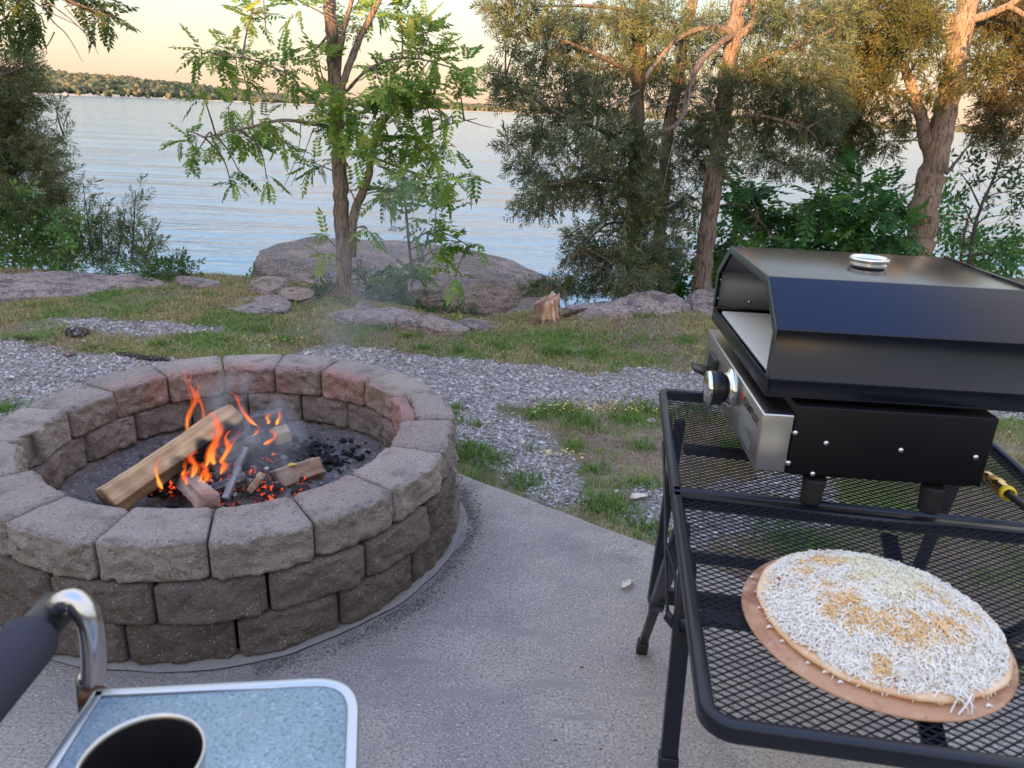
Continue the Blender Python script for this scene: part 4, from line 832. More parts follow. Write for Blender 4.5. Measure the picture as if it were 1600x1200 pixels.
# flames
m = bpy.data.materials.new('flame'); m.use_nodes = True; t = m.node_tree; N = t.nodes; L = t.links; N.clear()
o_ = N.new('ShaderNodeOutputMaterial'); em = N.new('ShaderNodeEmission'); trn = N.new('ShaderNodeBsdfTransparent'); mx = N.new('ShaderNodeMixShader')
vc = N.new('ShaderNodeVertexColor'); vc.layer_name = 'Col'; sp_ = N.new('ShaderNodeSeparateColor'); L.new(vc.outputs[0], sp_.inputs[0])
rp = N.new('ShaderNodeValToRGB'); rp.color_ramp.elements[0].position = 0; rp.color_ramp.elements[0].color = (1, .50, .07, 1); rp.color_ramp.elements[1].position = 1; rp.color_ramp.elements[1].color = (1.0, .08, .02, 1)
q_ = rp.color_ramp.elements.new(.4); q_.color = (1, .17, .02, 1); L.new(sp_.outputs[0], rp.inputs[0]); L.new(rp.outputs[0], em.inputs[0]); em.inputs[1].default_value = .68
n = N.new('ShaderNodeTexNoise'); n.inputs['Scale'].default_value = 38; n.inputs['Detail'].default_value = 3; g = N.new('ShaderNodeNewGeometry'); mp = N.new('ShaderNodeMapping'); mp.inputs['Scale'].default_value = (1, 1, .35)
L.new(g.outputs['Position'], mp.inputs[0]); L.new(mp.outputs[0], n.inputs[0])
mr = N.new('ShaderNodeMapRange'); mr.inputs[1].default_value = .30; mr.inputs[2].default_value = .74; L.new(n.outputs[0], mr.inputs[0])
mm = N.new('ShaderNodeMath'); mm.operation = 'MULTIPLY'; L.new(mr.outputs[0], mm.inputs[0]); L.new(sp_.outputs[1], mm.inputs[1])
L.new(mm.outputs[0], mx.inputs[0]); L.new(trn.outputs[0], mx.inputs[1]); L.new(em.outputs[0], mx.inputs[2]); L.new(mx.outputs[0], o_.inputs[0]); M['flame'] = m
def flame(label, tongues, yel=0.):
    """tongues: (list of (px,py), Y, halfwidth_px)"""
    mb = MB()
    for pts, Yf, hw, al in tongues:
        P = smooth_path([aty(a, b, Yf) for a, b in pts], 7); n = len(P); tt = np.linspace(0, 1, n)
        r_ = .72*hw*Yf/F*np.sin(np.clip(tt*.93+.07, 0, 1)*np.pi)**.7*(1-.6*tt)*(1+.35*np.sin(tt*14+hw))+.0005; P = P+np.column_stack([np.sin(tt*11+hw*3), 0*tt, 0*tt])*hw*Yf/F*.35*tt[:, None]
        n0 = mb.n; mb.tube(P, r_, 10, squash=.55)
        k = np.repeat(tt, 10); mb.c[-1] = np.column_stack([np.clip(k*1.1-yel, 0, 1), al*.78*(1-.45*k), k*0])
        mb.tube(P, r_*1.75+.001, 10, squash=.6); mb.c[-1] = np.column_stack([np.clip(.35+k*.8-yel*.5, 0, 1), al*.26*(1-.5*k), k*0])
    o = mb.build('flame', M['flame'], None, smooth=True, col=True)
    return tag(o, label, 'flame', 'flames in the fire pit')
Yf = 2.28
flame('faint tall reddish flame rising behind the upper end of the long log', [([(296, 690), (293, 655), (304, 625), (298, 600), (302, 580)], 2.52, 7, .55), ([(308, 690), (318, 650), (309, 615), (318, 596)], 2.52, 5, .45), ([(290, 665), (300, 640), (290, 590), (288, 573)], 2.52, 3, .3)])
flame('broad orange flame licking up in front of the middle of the long log', [([(335, 725), (330, 700), (345, 675), (336, 655), (326, 645)], 2.12, 12, 1.), ([(322, 728), (332, 705), (338, 690), (330, 672)], 2.10, 11, 1.), ([(345, 722), (356, 700), (352, 685), (366, 668)], 2.12, 7, .95), ([(350, 715), (365, 690), (375, 672)], 2.12, 5, .9)])
flame('small bright yellow flame curling up at the near end of the long log', [([(254, 764), (246, 748), (244, 730), (250, 712)], 1.98, 5.5, 1.)], .4)
flame('orange flames low among the embers under the long log', [([(318, 754), (324, 740), (316, 728)], 2.06, 10, .8), ([(345, 740), (350, 724), (342, 714)], 2.12, 10, .8), ([(292, 756), (288, 744), (294, 736)], 2.0, 8, .8), ([(300, 745), (306, 728), (296, 716), (310, 706)], 2.08, 11, .95), ([(312, 752), (320, 735), (317, 722)], 2.07, 9, .9), ([(285, 742), (290, 728), (284, 716)], 2.08, 6, .8)])
flame('thin red flame curling behind the log tip', [([(402, 665), (388, 655), (378, 640), (370, 622), (360, 612)], 2.38, 4, .85), ([(398, 664), (384, 650), (380, 636)], 2.38, 5, .6)])
flame('small orange and yellow flames on the back of the stub', [([(420, 662), (418, 652), (424, 645)], 2.33, 6, 1.), ([(432, 664), (436, 652), (438, 641)], 2.32, 5, 1.)], .35)
flame('red orange flame under the back stub', [([(412, 694), (424, 688), (430, 678), (420, 672)], 2.22, 5, .95), ([(396, 680), (404, 672), (402, 664)], 2.24, 4, .8)])

# ------------------------------------------------------------------ folding table
tb = thing('folding_table', 'black folding camp table with an expanded metal mesh top and rounded frame', 'table', loc=(.80, 1.25, 0))
TO = np.array([.409, 1.931]); TA = R(-97.3); TL = np.array([math.cos(TA), math.sin(TA)]); TW = np.array([-TL[1], TL[0]]); TZ = .70
TLEN, TWID = 1.222, .80
def TP(w, l, z): return np.array([*(TO+TW*w+TL*l), z])
def TM(V): V = np.asarray(V, float); return np.column_stack([TO[0]+TW[0]*V[:, 0]+TL[0]*V[:, 1], TO[1]+TW[1]*V[:, 0]+TL[1]*V[:, 1], V[:, 2]])
def rrect(w0, w1, l0, l1, rads, n=8):
    out = []
    for (cx, cy, sx_, sy_, a0), r_ in zip([(w0, l0, 1, 1, 180), (w1, l0, -1, 1, 270), (w1, l1, -1, -1, 0), (w0, l1, 1, -1, 90)], rads):
        for k in range(n+1):
            a = R(a0+90*k/n); out.append((cx+sx_*r_+r_*math.cos(a), cy+sy_*r_+r_*math.sin(a)))
    return out
def ringframe(mb, outer, wdt, z0, z1, Mf, lip=.004):
    """closed rounded bar following a polygon; offset inwards by wdt"""
    O = np.array(outer); n = len(O); e = np.roll(O, -1, 0)-np.roll(O, 1, 0); e /= np.linalg.norm(e, axis=1)[:, None]; nn = np.column_stack([-e[:, 1], e[:, 0]])
    prof = [(0, z0+lip), (0, z1-lip), (lip*.4, z1-lip*.4), (lip, z1), (wdt-lip, z1), (wdt, z1-lip), (wdt, z0+lip), (wdt-lip, z0), (lip, z0)]
    V = []
    for off, z in prof: V.append(np.column_stack([O+nn*off, np.full(n, z)]))
    m_ = len(prof); V = np.concatenate(V); Fc = [(i_*n+j, i_*n+(j+1) % n, ((i_+1) % m_)*n+(j+1) % n, ((i_+1) % m_)*n+j) for i_ in range(m_) for j in range(n)]
    mb.add(Mf(V), Fc)
HL = .606
for (l0, l1, rads) in [(0, HL, (.028, .028, .004, .004)), (HL+.003, TLEN, (.004, .004, .045, .045))]:
    mb = MB(); ringframe(mb, rrect(0, TWID, l0, l1, rads), .020, TZ-.030, TZ, TM); mb.build('frame', M['tabletube'], tb, smooth=False)
    # expanded metal: strands zigzag across the width
    LW, SW = .0215, .0145; w0, w1 = .016, TWID-.016; a0, a1 = l0+.016, l1-.016
    nst = int((a1-a0)/(SW/2)); nsg = int((w1-w0)/(LW/2)); ws = w0+(w1-w0)*np.arange(nsg+1)/nsg; VV, FF = [], []; hw = .0014
    for k in range(nst):
        lc = a0+(k+.5)*(a1-a0)/nst; zig = (((np.arange(nsg+1)+k) % 2)*2-1)*SW*.25*1.02
        ln = lc+zig; zz = TZ-.008+.0012*(((np.arange(nsg+1)+k) % 2)*2-1)*.5
        # stay inside rounded corners
        A_ = np.column_stack([ws, ln-hw, zz]); B_ = np.column_stack([ws, ln+hw, zz+.0006]); C_ = A_-[0, 0, .0016]; D_ = B_-[0, 0, .0016]
        b0 = k*4*(nsg+1); VV += [A_, B_, D_, C_]; j = np.arange(nsg)
        for s_ in range(4):
            p_, q2 = b0+s_*(nsg+1), b0+((s_+1) % 4)*(nsg+1); FF.append(np.stack([p_+j, p_+j+1, q2+j+1, q2+j], -1))
    V = TM(np.concatenate(VV)); mkmesh('mesh_panel', V-np.array([.80, 1.25, 0]), np.concatenate(FF), M['wire'], tb)
def bar(mb, a, b, w_, h_=None):
    a = np.array(a, float); b = np.array(b, float); h_ = h_ or w_; d = b-a; d /= np.linalg.norm(d); u = np.cross(d, (0, 0, 1));
    if np.linalg.norm(u) < .2: u = np.array([1., 0, 0])
    u /= np.linalg.norm(u); v = np.cross(u, d)
    V = [p_+u*s_*w_/2+v*t_*h_/2 for p_ in (a, b) for s_, t_ in ((-1, -1), (1, -1), (1, 1), (-1, 1))]
    mb.add(V, [(3, 2, 1, 0), (4, 5, 6, 7), (0, 1, 5, 4), (1, 2, 6, 5), (2, 3, 7, 6), (3, 0, 4, 7)])
footA = atz(1002, 1018, 0); topA = aty(1062, 822, 1.30)
def tl(P): d = np.array(P[:2])-TO; return float(d@TW), float(d@TL)
wa, la = tl(footA)
for w_in, wf, s_ in ((.018, wa, 1), (TWID-.018, TWID-wa, -1)):
    for (lt, lf) in ((.70, la), (.82, .99)):
        leg = MB(); wt = w_in-(.006 if s_ > 0 else -.006)*0; wfo = (wf if lf == la else w_in+.002*s_)
        T0 = TP(w_in, lt, TZ-.03); B0 = TP(wfo, lf, .02); mid = T0+(B0-T0)*.56
        bar(leg, T0, mid, .030, .024); bar(leg, mid-(B0-T0)*.0, B0, .022, .018); bar(leg, mid-(B0-T0)*.03, mid+(B0-T0)*.015, .035, .030)
        lo = leg.build('leg', M['tabletube'], tb, bevel=.002)
        ft = MB(); bar(ft, TP(wfo, lf, .0), B0+(T0-B0)*.05, .030, .026); f_ = ft.build('foot', M['rubber'], None, bevel=.003); f_.location = (0, 0, 0); child_abs(f_, lo)
for (lt, lf, h_) in ((.70, la, .36), (.82, .99, .22)):
    t_ = (TZ-.03-h_)/(TZ-.05); sbm = MB(); wf = wa if lf == la else .02
    a = TP(.018+(wf-.018)*t_, lt+(lf-lt)*t_, h_); b = TP(TWID-.018-(wf-.018)*t_, lt+(lf-lt)*t_, h_); bar(sbm, a, b, .016, .040); sbm.build('stretcher', M['tabletube'], tb, bevel=.002)
# far pair of legs and their stretcher
for w_ in (.05, TWID-.05):
    leg = MB(); bar(leg, TP(w_, .16, TZ-.03), TP(w_, .03, .02), .026, .022); leg.build('leg', M['tabletube'], tb, bevel=.002)
sbm = MB(); bar(sbm, TP(.05, .075, .22), TP(TWID-.05, .075, .22), .016, .035); sbm.build('stretcher', M['tabletube'], tb, bevel=.002); sbm = MB(); bar(sbm, TP(.05, .30, TZ-.045), TP(TWID-.05, .30, TZ-.045), .03, .018); sbm.build('stretcher', M['tabletube'], tb, bevel=.002)
sbm = MB(); bar(sbm, TP(.42, .62, TZ-.045), TP(.30, 1.19, TZ-.045), .03, .012); bar(sbm, TP(.03, .95, TZ-.045), TP(.77, .95, TZ-.045), .03, .012); sbm.build('under_brace', M['tabletube'], tb, bevel=.002)
br = MB(); rd = lambda L_: [aty(a, b, y_) for a, b, y_ in L_]
br.tube(rd([(1036, 690, 1.62), (1039, 760, 1.48), (1040, 860, 1.28), (1043, 965, 1.12)]), .0035, 8); br.tube(rd([(1041, 850, 1.27), (1054, 890, 1.22), (1060, 965, 1.10)]), .0035, 8)
bar(br, aty(1041, 960, 1.11), aty(1055, 978, 1.09), .006, .02); bar(br, aty(1052, 976, 1.09), aty(1088, 978, 1.05), .006, .024)
br.build('brace', M['tabletube'], tb)

# ------------------------------------------------------------------ griddle with oven lid
GA = R(-3.17); GO = np.array([.475, 1.292])
def GW(v, u, z): return np.array([GO[0]+v*math.cos(GA)-u*math.sin(GA), GO[1]+v*math.sin(GA)+u*math.cos(GA), z])
def GM(V): V = np.asarray(V, float); return np.column_stack([GO[0]+V[:, 0]*math.cos(GA)-V[:, 1]*math.sin(GA), GO[1]+V[:, 0]*math.sin(GA)+V[:, 1]*math.cos(GA), V[:, 2]])
def gplane_u(px, py, u0):   # ray hits the vertical plane u=u0 -> (v,z)
    d = ray(px, py); nrm = np.array([-math.sin(GA), math.cos(GA), 0]); o = np.array([0, 0, H]); P0 = GW(0, u0, 0); t_ = ((P0-o)@nrm)/(d@nrm); P = o+d*t_
    q = P[:2]-GO; return q[0]*math.cos(GA)+q[1]*math.sin(GA), P[2]
def gplane_v(px, py, v0):   # plane v=v0 -> (u,z)
    d = ray(px, py); nrm = np.array([math.cos(GA), math.sin(GA), 0]); o = np.array([0, 0, H]); P0 = GW(v0, 0, 0); t_ = ((P0-o)@nrm)/(d@nrm); P = o+d*t_
    q = P[:2]-GO; return -q[0]*math.sin(GA)+q[1]*math.cos(GA), P[2]
gr = thing('tabletop_griddle', 'black gas griddle with an angular oven lid and steel control panel on the mesh table', 'griddle', loc=tuple(GW(.25, .28, TZ)))
Z1, Z2, Z3 = .766, .888, .907
b = MB(); b.box((.0, 0, Z1+.004), (.058, .585, Z2), GM); cp = b.build('control_panel', M['steel'], gr, bevel=.0025)
b = MB(); b.box((.0605, .002, Z1), (.427, .583, Z3), GM); b.box((.075, .02, Z1-.010), (.415, .56, Z1-.001), GM); body = b.build('body', M['black'], gr, bevel=.002)
for vf, uf in ((.125, .02), (.352, .02), (.125, .55), (.352, .55)):
    b = MB(); b.lathe([(0, .0001), (0, .020), (.012, .020), (.05, .0225), (.052, .0225), (.052, .0001)], GW(vf, uf, TZ+.001), (0, 0, 1), 28); b.build('foot', M['rubber'], gr, smooth=False, bevel=.001)
for px, py in ((1243, 677), (1291, 693), (1408, 704), (1525, 715), (1232, 724), (1270, 741)):
    v, z = gplane_u(px, py, .0); b = MB(); b.lathe([(-.001, .0052), (.0012, .005), (.0026, .0036), (.003, .0001)], GW(v, .0015, z), (GW(0, -1, 0)-GW(0, 0, 0)), 14); b.build('screw', M['screw'], gr, smooth=True)
# firebox posts between body and tray
for v, u in ((.10, .05), (.36, .05), (.10, .53), (.36, .53)): b = MB(); b.lathe([(0, .008), (.014, .008)], GW(v, u, Z3-.001), (0, 0, 1), 12); b.build('standoff', M['black'], gr)
# tray: an open pan
VL, UL, WL, VB = .002, .014, .557, .492
ZT, ZR, ZW, ZP, US = .918, .952, 1.049, 1.125, .105
b = MB(); b.box((VL, UL, ZT), (VB, UL+WL, ZT+.004), GM)
for lo, hi in (((VL, UL, ZT+.0042), (VL+.004, UL+WL, ZR)), ((VB-.004, UL, ZT+.0042), (VB, UL+WL, ZR)), ((VL+.0045, UL, ZT+.0042), (VB-.0045, UL+.004, ZR)), ((VL+.0045, UL+WL-.004, ZT+.0042), (VB-.0045, UL+WL, ZR))): b.box(lo, hi, GM)
b.build('griddle_tray', M['lid'], gr, bevel=.0008)
b = MB(); b.box((VL+.016, UL+.03, ZR-.012), (VB-.03, UL+WL-.03, ZR-.002), GM); b.build('baking_stone', M['stone'], gr, bevel=.004)
# lid shell: house-shaped profile open to the front
u0, u1 = UL, UL+WL
prof = [(u0, ZR+.001), (u0, ZW), (u0+US, ZP), (u1-US, ZP), (u1, ZW), (u1, ZR+.001)]
def inset(p, d):
    P = np.array(p); c_ = np.array([(u0+u1)/2, ZR]); out = []
    n = len(P)
    for i_ in range(n):
        es = []
        if i_ > 0: es.append(P[i_]-P[i_-1])
        if i_ < n-1: es.append(P[i_+1]-P[i_])
        nn = [np.array([e[1], -e[0]])/np.linalg.norm(e) for e in es]
        if len(nn) == 1: out.append(P[i_]+nn[0]*d)
        else:
            bs = nn[0]+nn[1]; bs /= np.linalg.norm(bs); out.append(P[i_]+bs*d/(bs@nn[0]))
    return out
names_ = ['lid_side', 'lid_slope', 'lid_top', 'lid_slope', 'lid_side']
def shellseg(mb, p, q, pi_, qi_, v0, v1):
    V = [(v, a[0], a[1]) for v in (v0, v1) for a in (p, q, qi_, pi_)]
    mb.add(GM(V), [(0, 1, 2, 3), (7, 6, 5, 4), (0, 4, 5, 1), (1, 5, 6, 2), (2, 6, 7, 3), (3, 7, 4, 0)])
ins = inset(prof, .0025); lid = MB(); n = 6
V = [(v, a[0], a[1]) for v in (VL+.001, VB) for a in prof]+[(v, a[0], a[1]) for v in (VL+.001, VB) for a in ins]
Fc = []
for i_ in range(5):
    Fc.append((i_, i_+1, 6+i_+1, 6+i_)[::-1]); Fc.append((12+i_, 12+i_+1, 18+i_+1, 18+i_)); Fc.append((i_, i_+1, 12+i_+1, 12+i_)); Fc.append((6+i_, 6+i_+1, 18+i_+1, 18+i_)[::-1])
Fc.append((0, 12, 18, 6)[::-1]); Fc.append((5, 11, 23, 17)[::-1])
lid.add(GM(V), Fc); lid.build('lid', M['lid'], gr, bevel=.0012)
b = MB(); b.add(GM([(VB+.0005, a[0], a[1]) for a in prof]+[(VB+.004, a[0], a[1]) for a in prof]), [tuple(range(6)), tuple(range(6, 12))[::-1]]+[(i_, (i_+1) % 6, 6+(i_+1) % 6, 6+i_)[::-1] for i_ in range(6)]); b.build('lid_back', M['lid'], gr, bevel=.001)
b = MB(); b.add(GM([(VB-.004, UL+US, ZP+.0005), (VB+.004, UL+US, ZP+.0005), (VB+.004, u1-US, ZP+.0005), (VB-.004, u1-US, ZP+.0005), (VB-.004, UL+US, ZP+.0035), (VB+.004, UL+US, ZP+.0035), (VB+.004, u1-US, ZP+.0035), (VB-.004, u1-US, ZP+.0035)]), [(3, 2, 1, 0), (4, 5, 6, 7), (0, 1, 5, 4), (1, 2, 6, 5), (2, 3, 7, 6), (3, 0, 4, 7)]); b.build('back_lip', M['lid'], gr)
# front flange
i2 = inset(prof, .017); b = MB()
V = [(v, a[0], a[1]) for v in (VL-.002, VL+.0005) for a in prof]+[(v, a[0], a[1]) for v in (VL-.002, VL+.0005) for a in i2]; Fc = []
for i_ in range(5):
    Fc.append((i_, i_+1, 12+i_+1, 12+i_)); Fc.append((6+i_, 6+i_+1, 18+i_+1, 18+i_)[::-1]); Fc.append((12+i_, 12+i_+1, 18+i_+1, 18+i_)); Fc.append((i_, i_+1, 6+i_+1, 6+i_)[::-1])
Fc.append((0, 12, 18, 6)); Fc.append((5, 11, 23, 17)); b.add(GM(V), Fc); b.build('lid_flange', M['flange'], gr, bevel=.0006)
# inner liner on the far wall
b = MB(); b.box((VL+.01, u1-.008, ZR+.004), (VB-.01, u1-.004, ZW-.004), GM); b.build('liner', M['inner'], gr)
b = MB(); q = [(u1-US-.003, ZP-.006), (u1-.008, ZW-.003)]; b.add(GM([(VL+.01, q[0][0], q[0][1]), (VB-.01, q[0][0], q[0][1]), (VB-.01, q[1][0], q[1][1]), (VL+.01, q[1][0], q[1][1]), (VL+.01, q[0][0], q[0][1]-.002), (VB-.01, q[0][0], q[0][1]-.002), (VB-.01, q[1][0], q[1][1]-.002), (VL+.01, q[1][0], q[1][1]-.002)]), [(0, 1, 2, 3), (7, 6, 5, 4), (0, 4, 5, 1), (1, 5, 6, 2), (2, 6, 7, 3), (3, 7, 4, 0)]); b.build('liner', M['inner'], gr)
for px, py in ((1126, 437), (1122, 466), (1171, 472), (1206, 520)):
    v, z = gplane_u(px, py, u1-.008); 
    if z < ZR+.005 or z > ZW: continue
    b = MB(); b.lathe([(-.001, .0045), (.0015, .004), (.003, .0001)], GW(v, u1-.0085, z), (GW(0, -1, 0)-GW(0, 0, 0)), 12); b.build('screw', M['screw'], gr, smooth=True)
# exhaust cap on the top
d = ray(1357, 410); t_ = (ZP+.01-H)/d[2]; cx = np.array([0, 0, H])+d*t_
b = MB(); b.lathe([(0, .0001), (0, .034), (.004, .036), (.007, .036), (.008, .033), (.012, .033), (.013, .0395), (.017, .040), (.020, .039), (.020, .035), (.016, .033), (.016, .0001)], (cx[0], cx[1], ZP+.001), (0, 0, 1), 48); b.build('exhaust_cap', M['chrome'], gr, smooth=False, bevel=.0006)
# knob
ku, kz = gplane_v(1122, 606, -.028)
K0 = GW(0, ku, kz); KD = GW(-1, 0, 0)-GW(0, 0, 0)
b = MB(); b.lathe([(0, .046), (.003, .047), (.007, .045), (.010, .037), (.018, .033), (.020, .028), (.020, .0001)], K0, KD, 48); bz = b.build('knob_bezel', M['chrome'], gr, smooth=True)
b = MB(); b.lathe([(.021, .030), (.021, .0385), (.046, .0385), (.046, .0001)], K0, KD, 48); kb = b.build('knob', M['plastic'], gr, smooth=False, bevel=.001)
b = MB(); b.lathe([(.0465, .0380), (.050, .0385), (.055, .036), (.057, .030), (.057, .0001)], K0, KD, 48); kf = b.build('knob_cap', M['chrome'], None, smooth=True); child_abs(kf, kb)
# black drip-tray grip on the far part of the panel
gu, gz_ = gplane_v(1116, 575, 0)
b = MB(); b.box((-.008, gu-.034, gz_-.030), (-.001, gu+.050, gz_+.030), GM)
b.add(GM([(-.0085, gu-.030, gz_-.010), (-.052, gu-.020, gz_+.002), (-.052, gu+.036, gz_+.002), (-.0085, gu+.046, gz_-.010), (-.0085, gu-.030, gz_-.022), (-.052, gu-.020, gz_-.006), (-.052, gu+.036, gz_-.006), (-.0085, gu+.046, gz_-.022)]), [(0, 1, 2, 3)[::-1], (4, 5, 6, 7), (0, 1, 5, 4), (1, 2, 6, 5), (2, 3, 7, 6), (3, 0, 4, 7)])
b.build('drip_tray_grip', M['plastic'], gr, bevel=.0015)
# lettering on the panel
def text_on(txt, size, u_start, z_base, v, mt, name='lettering', parent=None, sx=1.0):
    c = bpy.data.curves.new(name, 'FONT'); c.body = txt; c.size = size; c.extrude = .0001; c.offset = size*.022
    o = bpy.data.objects.new(name, c); C.objects.link(o)
    me = bpy.data.meshes.new_from_object(o, depsgraph=None) if False else None
    dg = bpy.context.evaluated_depsgraph_get(); me = bpy.data.meshes.new_from_object(o.evaluated_get(dg)); bpy.data.objects.remove(o)
    V = np.array([v_.co[:] for v_ in me.vertices]); W_ = np.column_stack([np.full(len(V), v)-V[:, 2], u_start-V[:, 0]*sx, z_base+V[:, 1]])
    P = GM(W_); fs = [tuple(p_.vertices) for p_ in me.polygons]; bpy.data.meshes.remove(me)
    mb = MB(); mb.add(P, fs); return mb.build(name, mt, parent)
uA, zA = gplane_v(1163, 622, 0); uB, zB = gplane_v(1184, 663, 0)
lab = text_on('CAMPLUX', .0235, uA-.001, Z2-.036, -.0006, M['label_ink'], 'lettering', cp, sx=abs(uA-uB)/.107)
b = MB(); b.prism([(uA+.024, Z2-.033), (uA+.006, Z2-.036), (uA+.006, Z2-.020), (uA+.014, Z2-.016)], -.0008, -.0002, lambda V: GM(V[:, [2, 0, 1]])); b.build('emblem', M['label_red'], cp)
b = MB(); b.prism([(uA+.022, Z2-.026), (uA+.014, Z2-.0285), (uA+.010, Z2-.020)], -.0010, -.0009, lambda V: GM(V[:, [2, 0, 1]])); b.build('emblem', M['label_ink'], cp)
b = MB(); rl = random.Random(2)
for k in range(9):
    z = Z2-.047-.0068*k; ue = uA+.012; ln = rl.uniform(.075, .115) if k not in (0, 4) else .06
    b.box((-.0006, ue-ln, z), (-.0001, ue, z+.0016), GM)
b.build('small_print', M['label_grey'], cp)
# brass hose fitting and hose at the back
P0 = GW(.427, .05, .800); f1 = aty(1540, 742, 1.38); f2 = aty(1600, 792, 1.22); ax = f2-f1; ax /= np.linalg.norm(ax)
b = MB(); sc_ = 1.4; b.lathe([(h*sc_, r_*sc_) for h, r_ in [(-.035, .0045), (0, .0045), (.002, .0075), (.012, .0075), (.014, .0055), (.020, .0055), (.022, .009), (.036, .009), (.038, .0105), (.043, .0105), (.045, .009), (.062, .009), (.064, .007), (.066, .0001)]], f1, ax, 6*4); hf = b.build('hose_fitting', M['brass'], gr, smooth=False, bevel=.0006)
b = MB(); b.lathe([(.0905, .011), (.092, .0145), (.102, .0145), (.104, .011)], f1, ax, 24); k_ = b.build('collar', M['yellow'], None, smooth=False); child_abs(k_, hf)
b = MB(); e = f1+ax*.100; b.tube(smooth_path([e, e+ax*.10, e+ax*.22+[0.05, 0, -.05], e+ax*.25+[.14, 0, -.35], e+ax*.3+[.2, .1, -.78]], 8), .007, 12); b.build('gas_hose', M['rubber'], gr, smooth=True)

# ------------------------------------------------------------------ pizza
PCT = np.array([.5565, .9285]); BZ = TZ-.004
b = MB(); b.lathe([(0, .0001), (0, .187), (.001, .1885), (.003, .1885), (.004, .187), (.004, .0001)], (*PCT, BZ), (0, 0, 1), 120)
bo = b.build('pizza_board', M['board'], None); tag(bo, 'round brown cardboard disc lying on the near half of the mesh table under the pizza', 'board')
pizza = thing('pizza', 'uncooked pizza heaped with shredded white and orange cheese on the cardboard disc', 'pizza', loc=(PCT[0]-.0+.008, PCT[1]+.012, BZ+.0045))
PC = np.array([PCT[0]+.012, PCT[1]+.010])
prf = [(0, .0001), (0, .165), (.003, .1715), (.007, .1735), (.010, .172), (.0115, .166), (.0115, .160), (.011, .0001)]
b = MB(); b.lathe(prf, (*PC, BZ+.0045), (0, 0, 1), 160); V = b.v[0]; a = np.arctan2(V[:, 1]-PC[1], V[:, 0]-PC[0]); rr_ = np.hypot(V[:, 0]-PC[0], V[:, 1]-PC[1])
k = fbm(np.column_stack([np.cos(a)*3, np.sin(a)*3, V[:, 2]*0]), 3, 9)*.006; V[:, 0] += np.cos(a)*k*(rr_ > .1); V[:, 1] += np.sin(a)*k*(rr_ > .1); V[:, 2] += fbm(np.column_stack([V[:, :2]*30, V[:, 2]*40]), 3, 4)*.0025*(rr_ > .1)
b.build('crust', M['crust'], pizza, smooth=True)
def topz(X, Y):
    r_ = np.hypot(X-PC[0], Y-PC[1])/.165; return BZ+.016+.034*np.clip(1-r_**2, 0, 1)**1.15+.003*fbm(xyz(X*40, Y*40, 1), 3, 2)
def disc(r_, n=90, m_=40):
    A, B = np.meshgrid(np.linspace(0, 2*np.pi, n, endpoint=False), np.linspace(0, 1, m_)); rr__ = r_*B*(1+.04*fbm(np.stack([np.cos(A)*4, np.sin(A)*4, A*0], -1), 3, 6))
    X = PC[0]+rr__*np.cos(A); Y = PC[1]+rr__*np.sin(A); i_ = np.arange(A.size).reshape(A.shape)
    return X, Y, np.stack([i_[:-1], np.roll(i_[:-1], -1, 1), np.roll(i_[1:], -1, 1), i_[1:]], -1).reshape(-1, 4), B
X_, Y_, Fd, B_ = disc(.169); Zs = topz(X_, Y_)-.0045-.010*(B_ > .985); mkmesh('sauce', np.stack([X_, Y_, Zs], -1).reshape(-1, 3)-np.array(pizza.location), Fd, M['sauce'], pizza, smooth=True)
rg = np.random.default_rng(8)
X_, Y_, Fd, B_ = disc(.146); Zs = topz(X_, Y_)-.0008-.012*(B_ > .985)+.0022*fbm(xyz(X_*120, Y_*120, 1), 3, 5); mkmesh('cheese_base', np.stack([X_, Y_, Zs], -1).reshape(-1, 3)-np.array(pizza.location), Fd, mat('melting_cheese', (.78, .76, .70), .6, var=[(22, (.72, .50, .40), .60, .70), (30, (.80, .55, .25), .60, .70)], bump=[(200, .8, .003, 5)]), pizza, smooth=True)
def gauss(P, L_, s_):
    w = np.zeros(len(P))
    for a, b_, k in L_:
        q = atz(a, b_, BZ+.03)[:2]; w = np.maximum(w, k*np.exp(-((P[:, 0]-q[0])**2+(P[:, 1]-q[1])**2)/(2*s_*s_)))
    return w
ORG = [(1292, 880, 1), (1262, 905, .7), (1285, 925, .8), (1320, 955, 1), (1345, 980, 1), (1300, 965, .8), (1370, 985, .9), (1400, 1005, 1), (1440, 1000, .8), (1480, 985, .9), (1510, 965, .9), (1490, 1005, .7), (1375, 1035, .7), (1450, 930, .7), (1475, 945, .8), (1420, 985, .8), (1260, 870, .6), (1350, 925, .5)]
YEL = [(1340, 880, 1), (1375, 890, 1), (1400, 915, 1), (1350, 910, .9), (1400, 940, .9), (1430, 925, .8), (1370, 860, .8), (1420, 895, .8), (1460, 920, .6)]
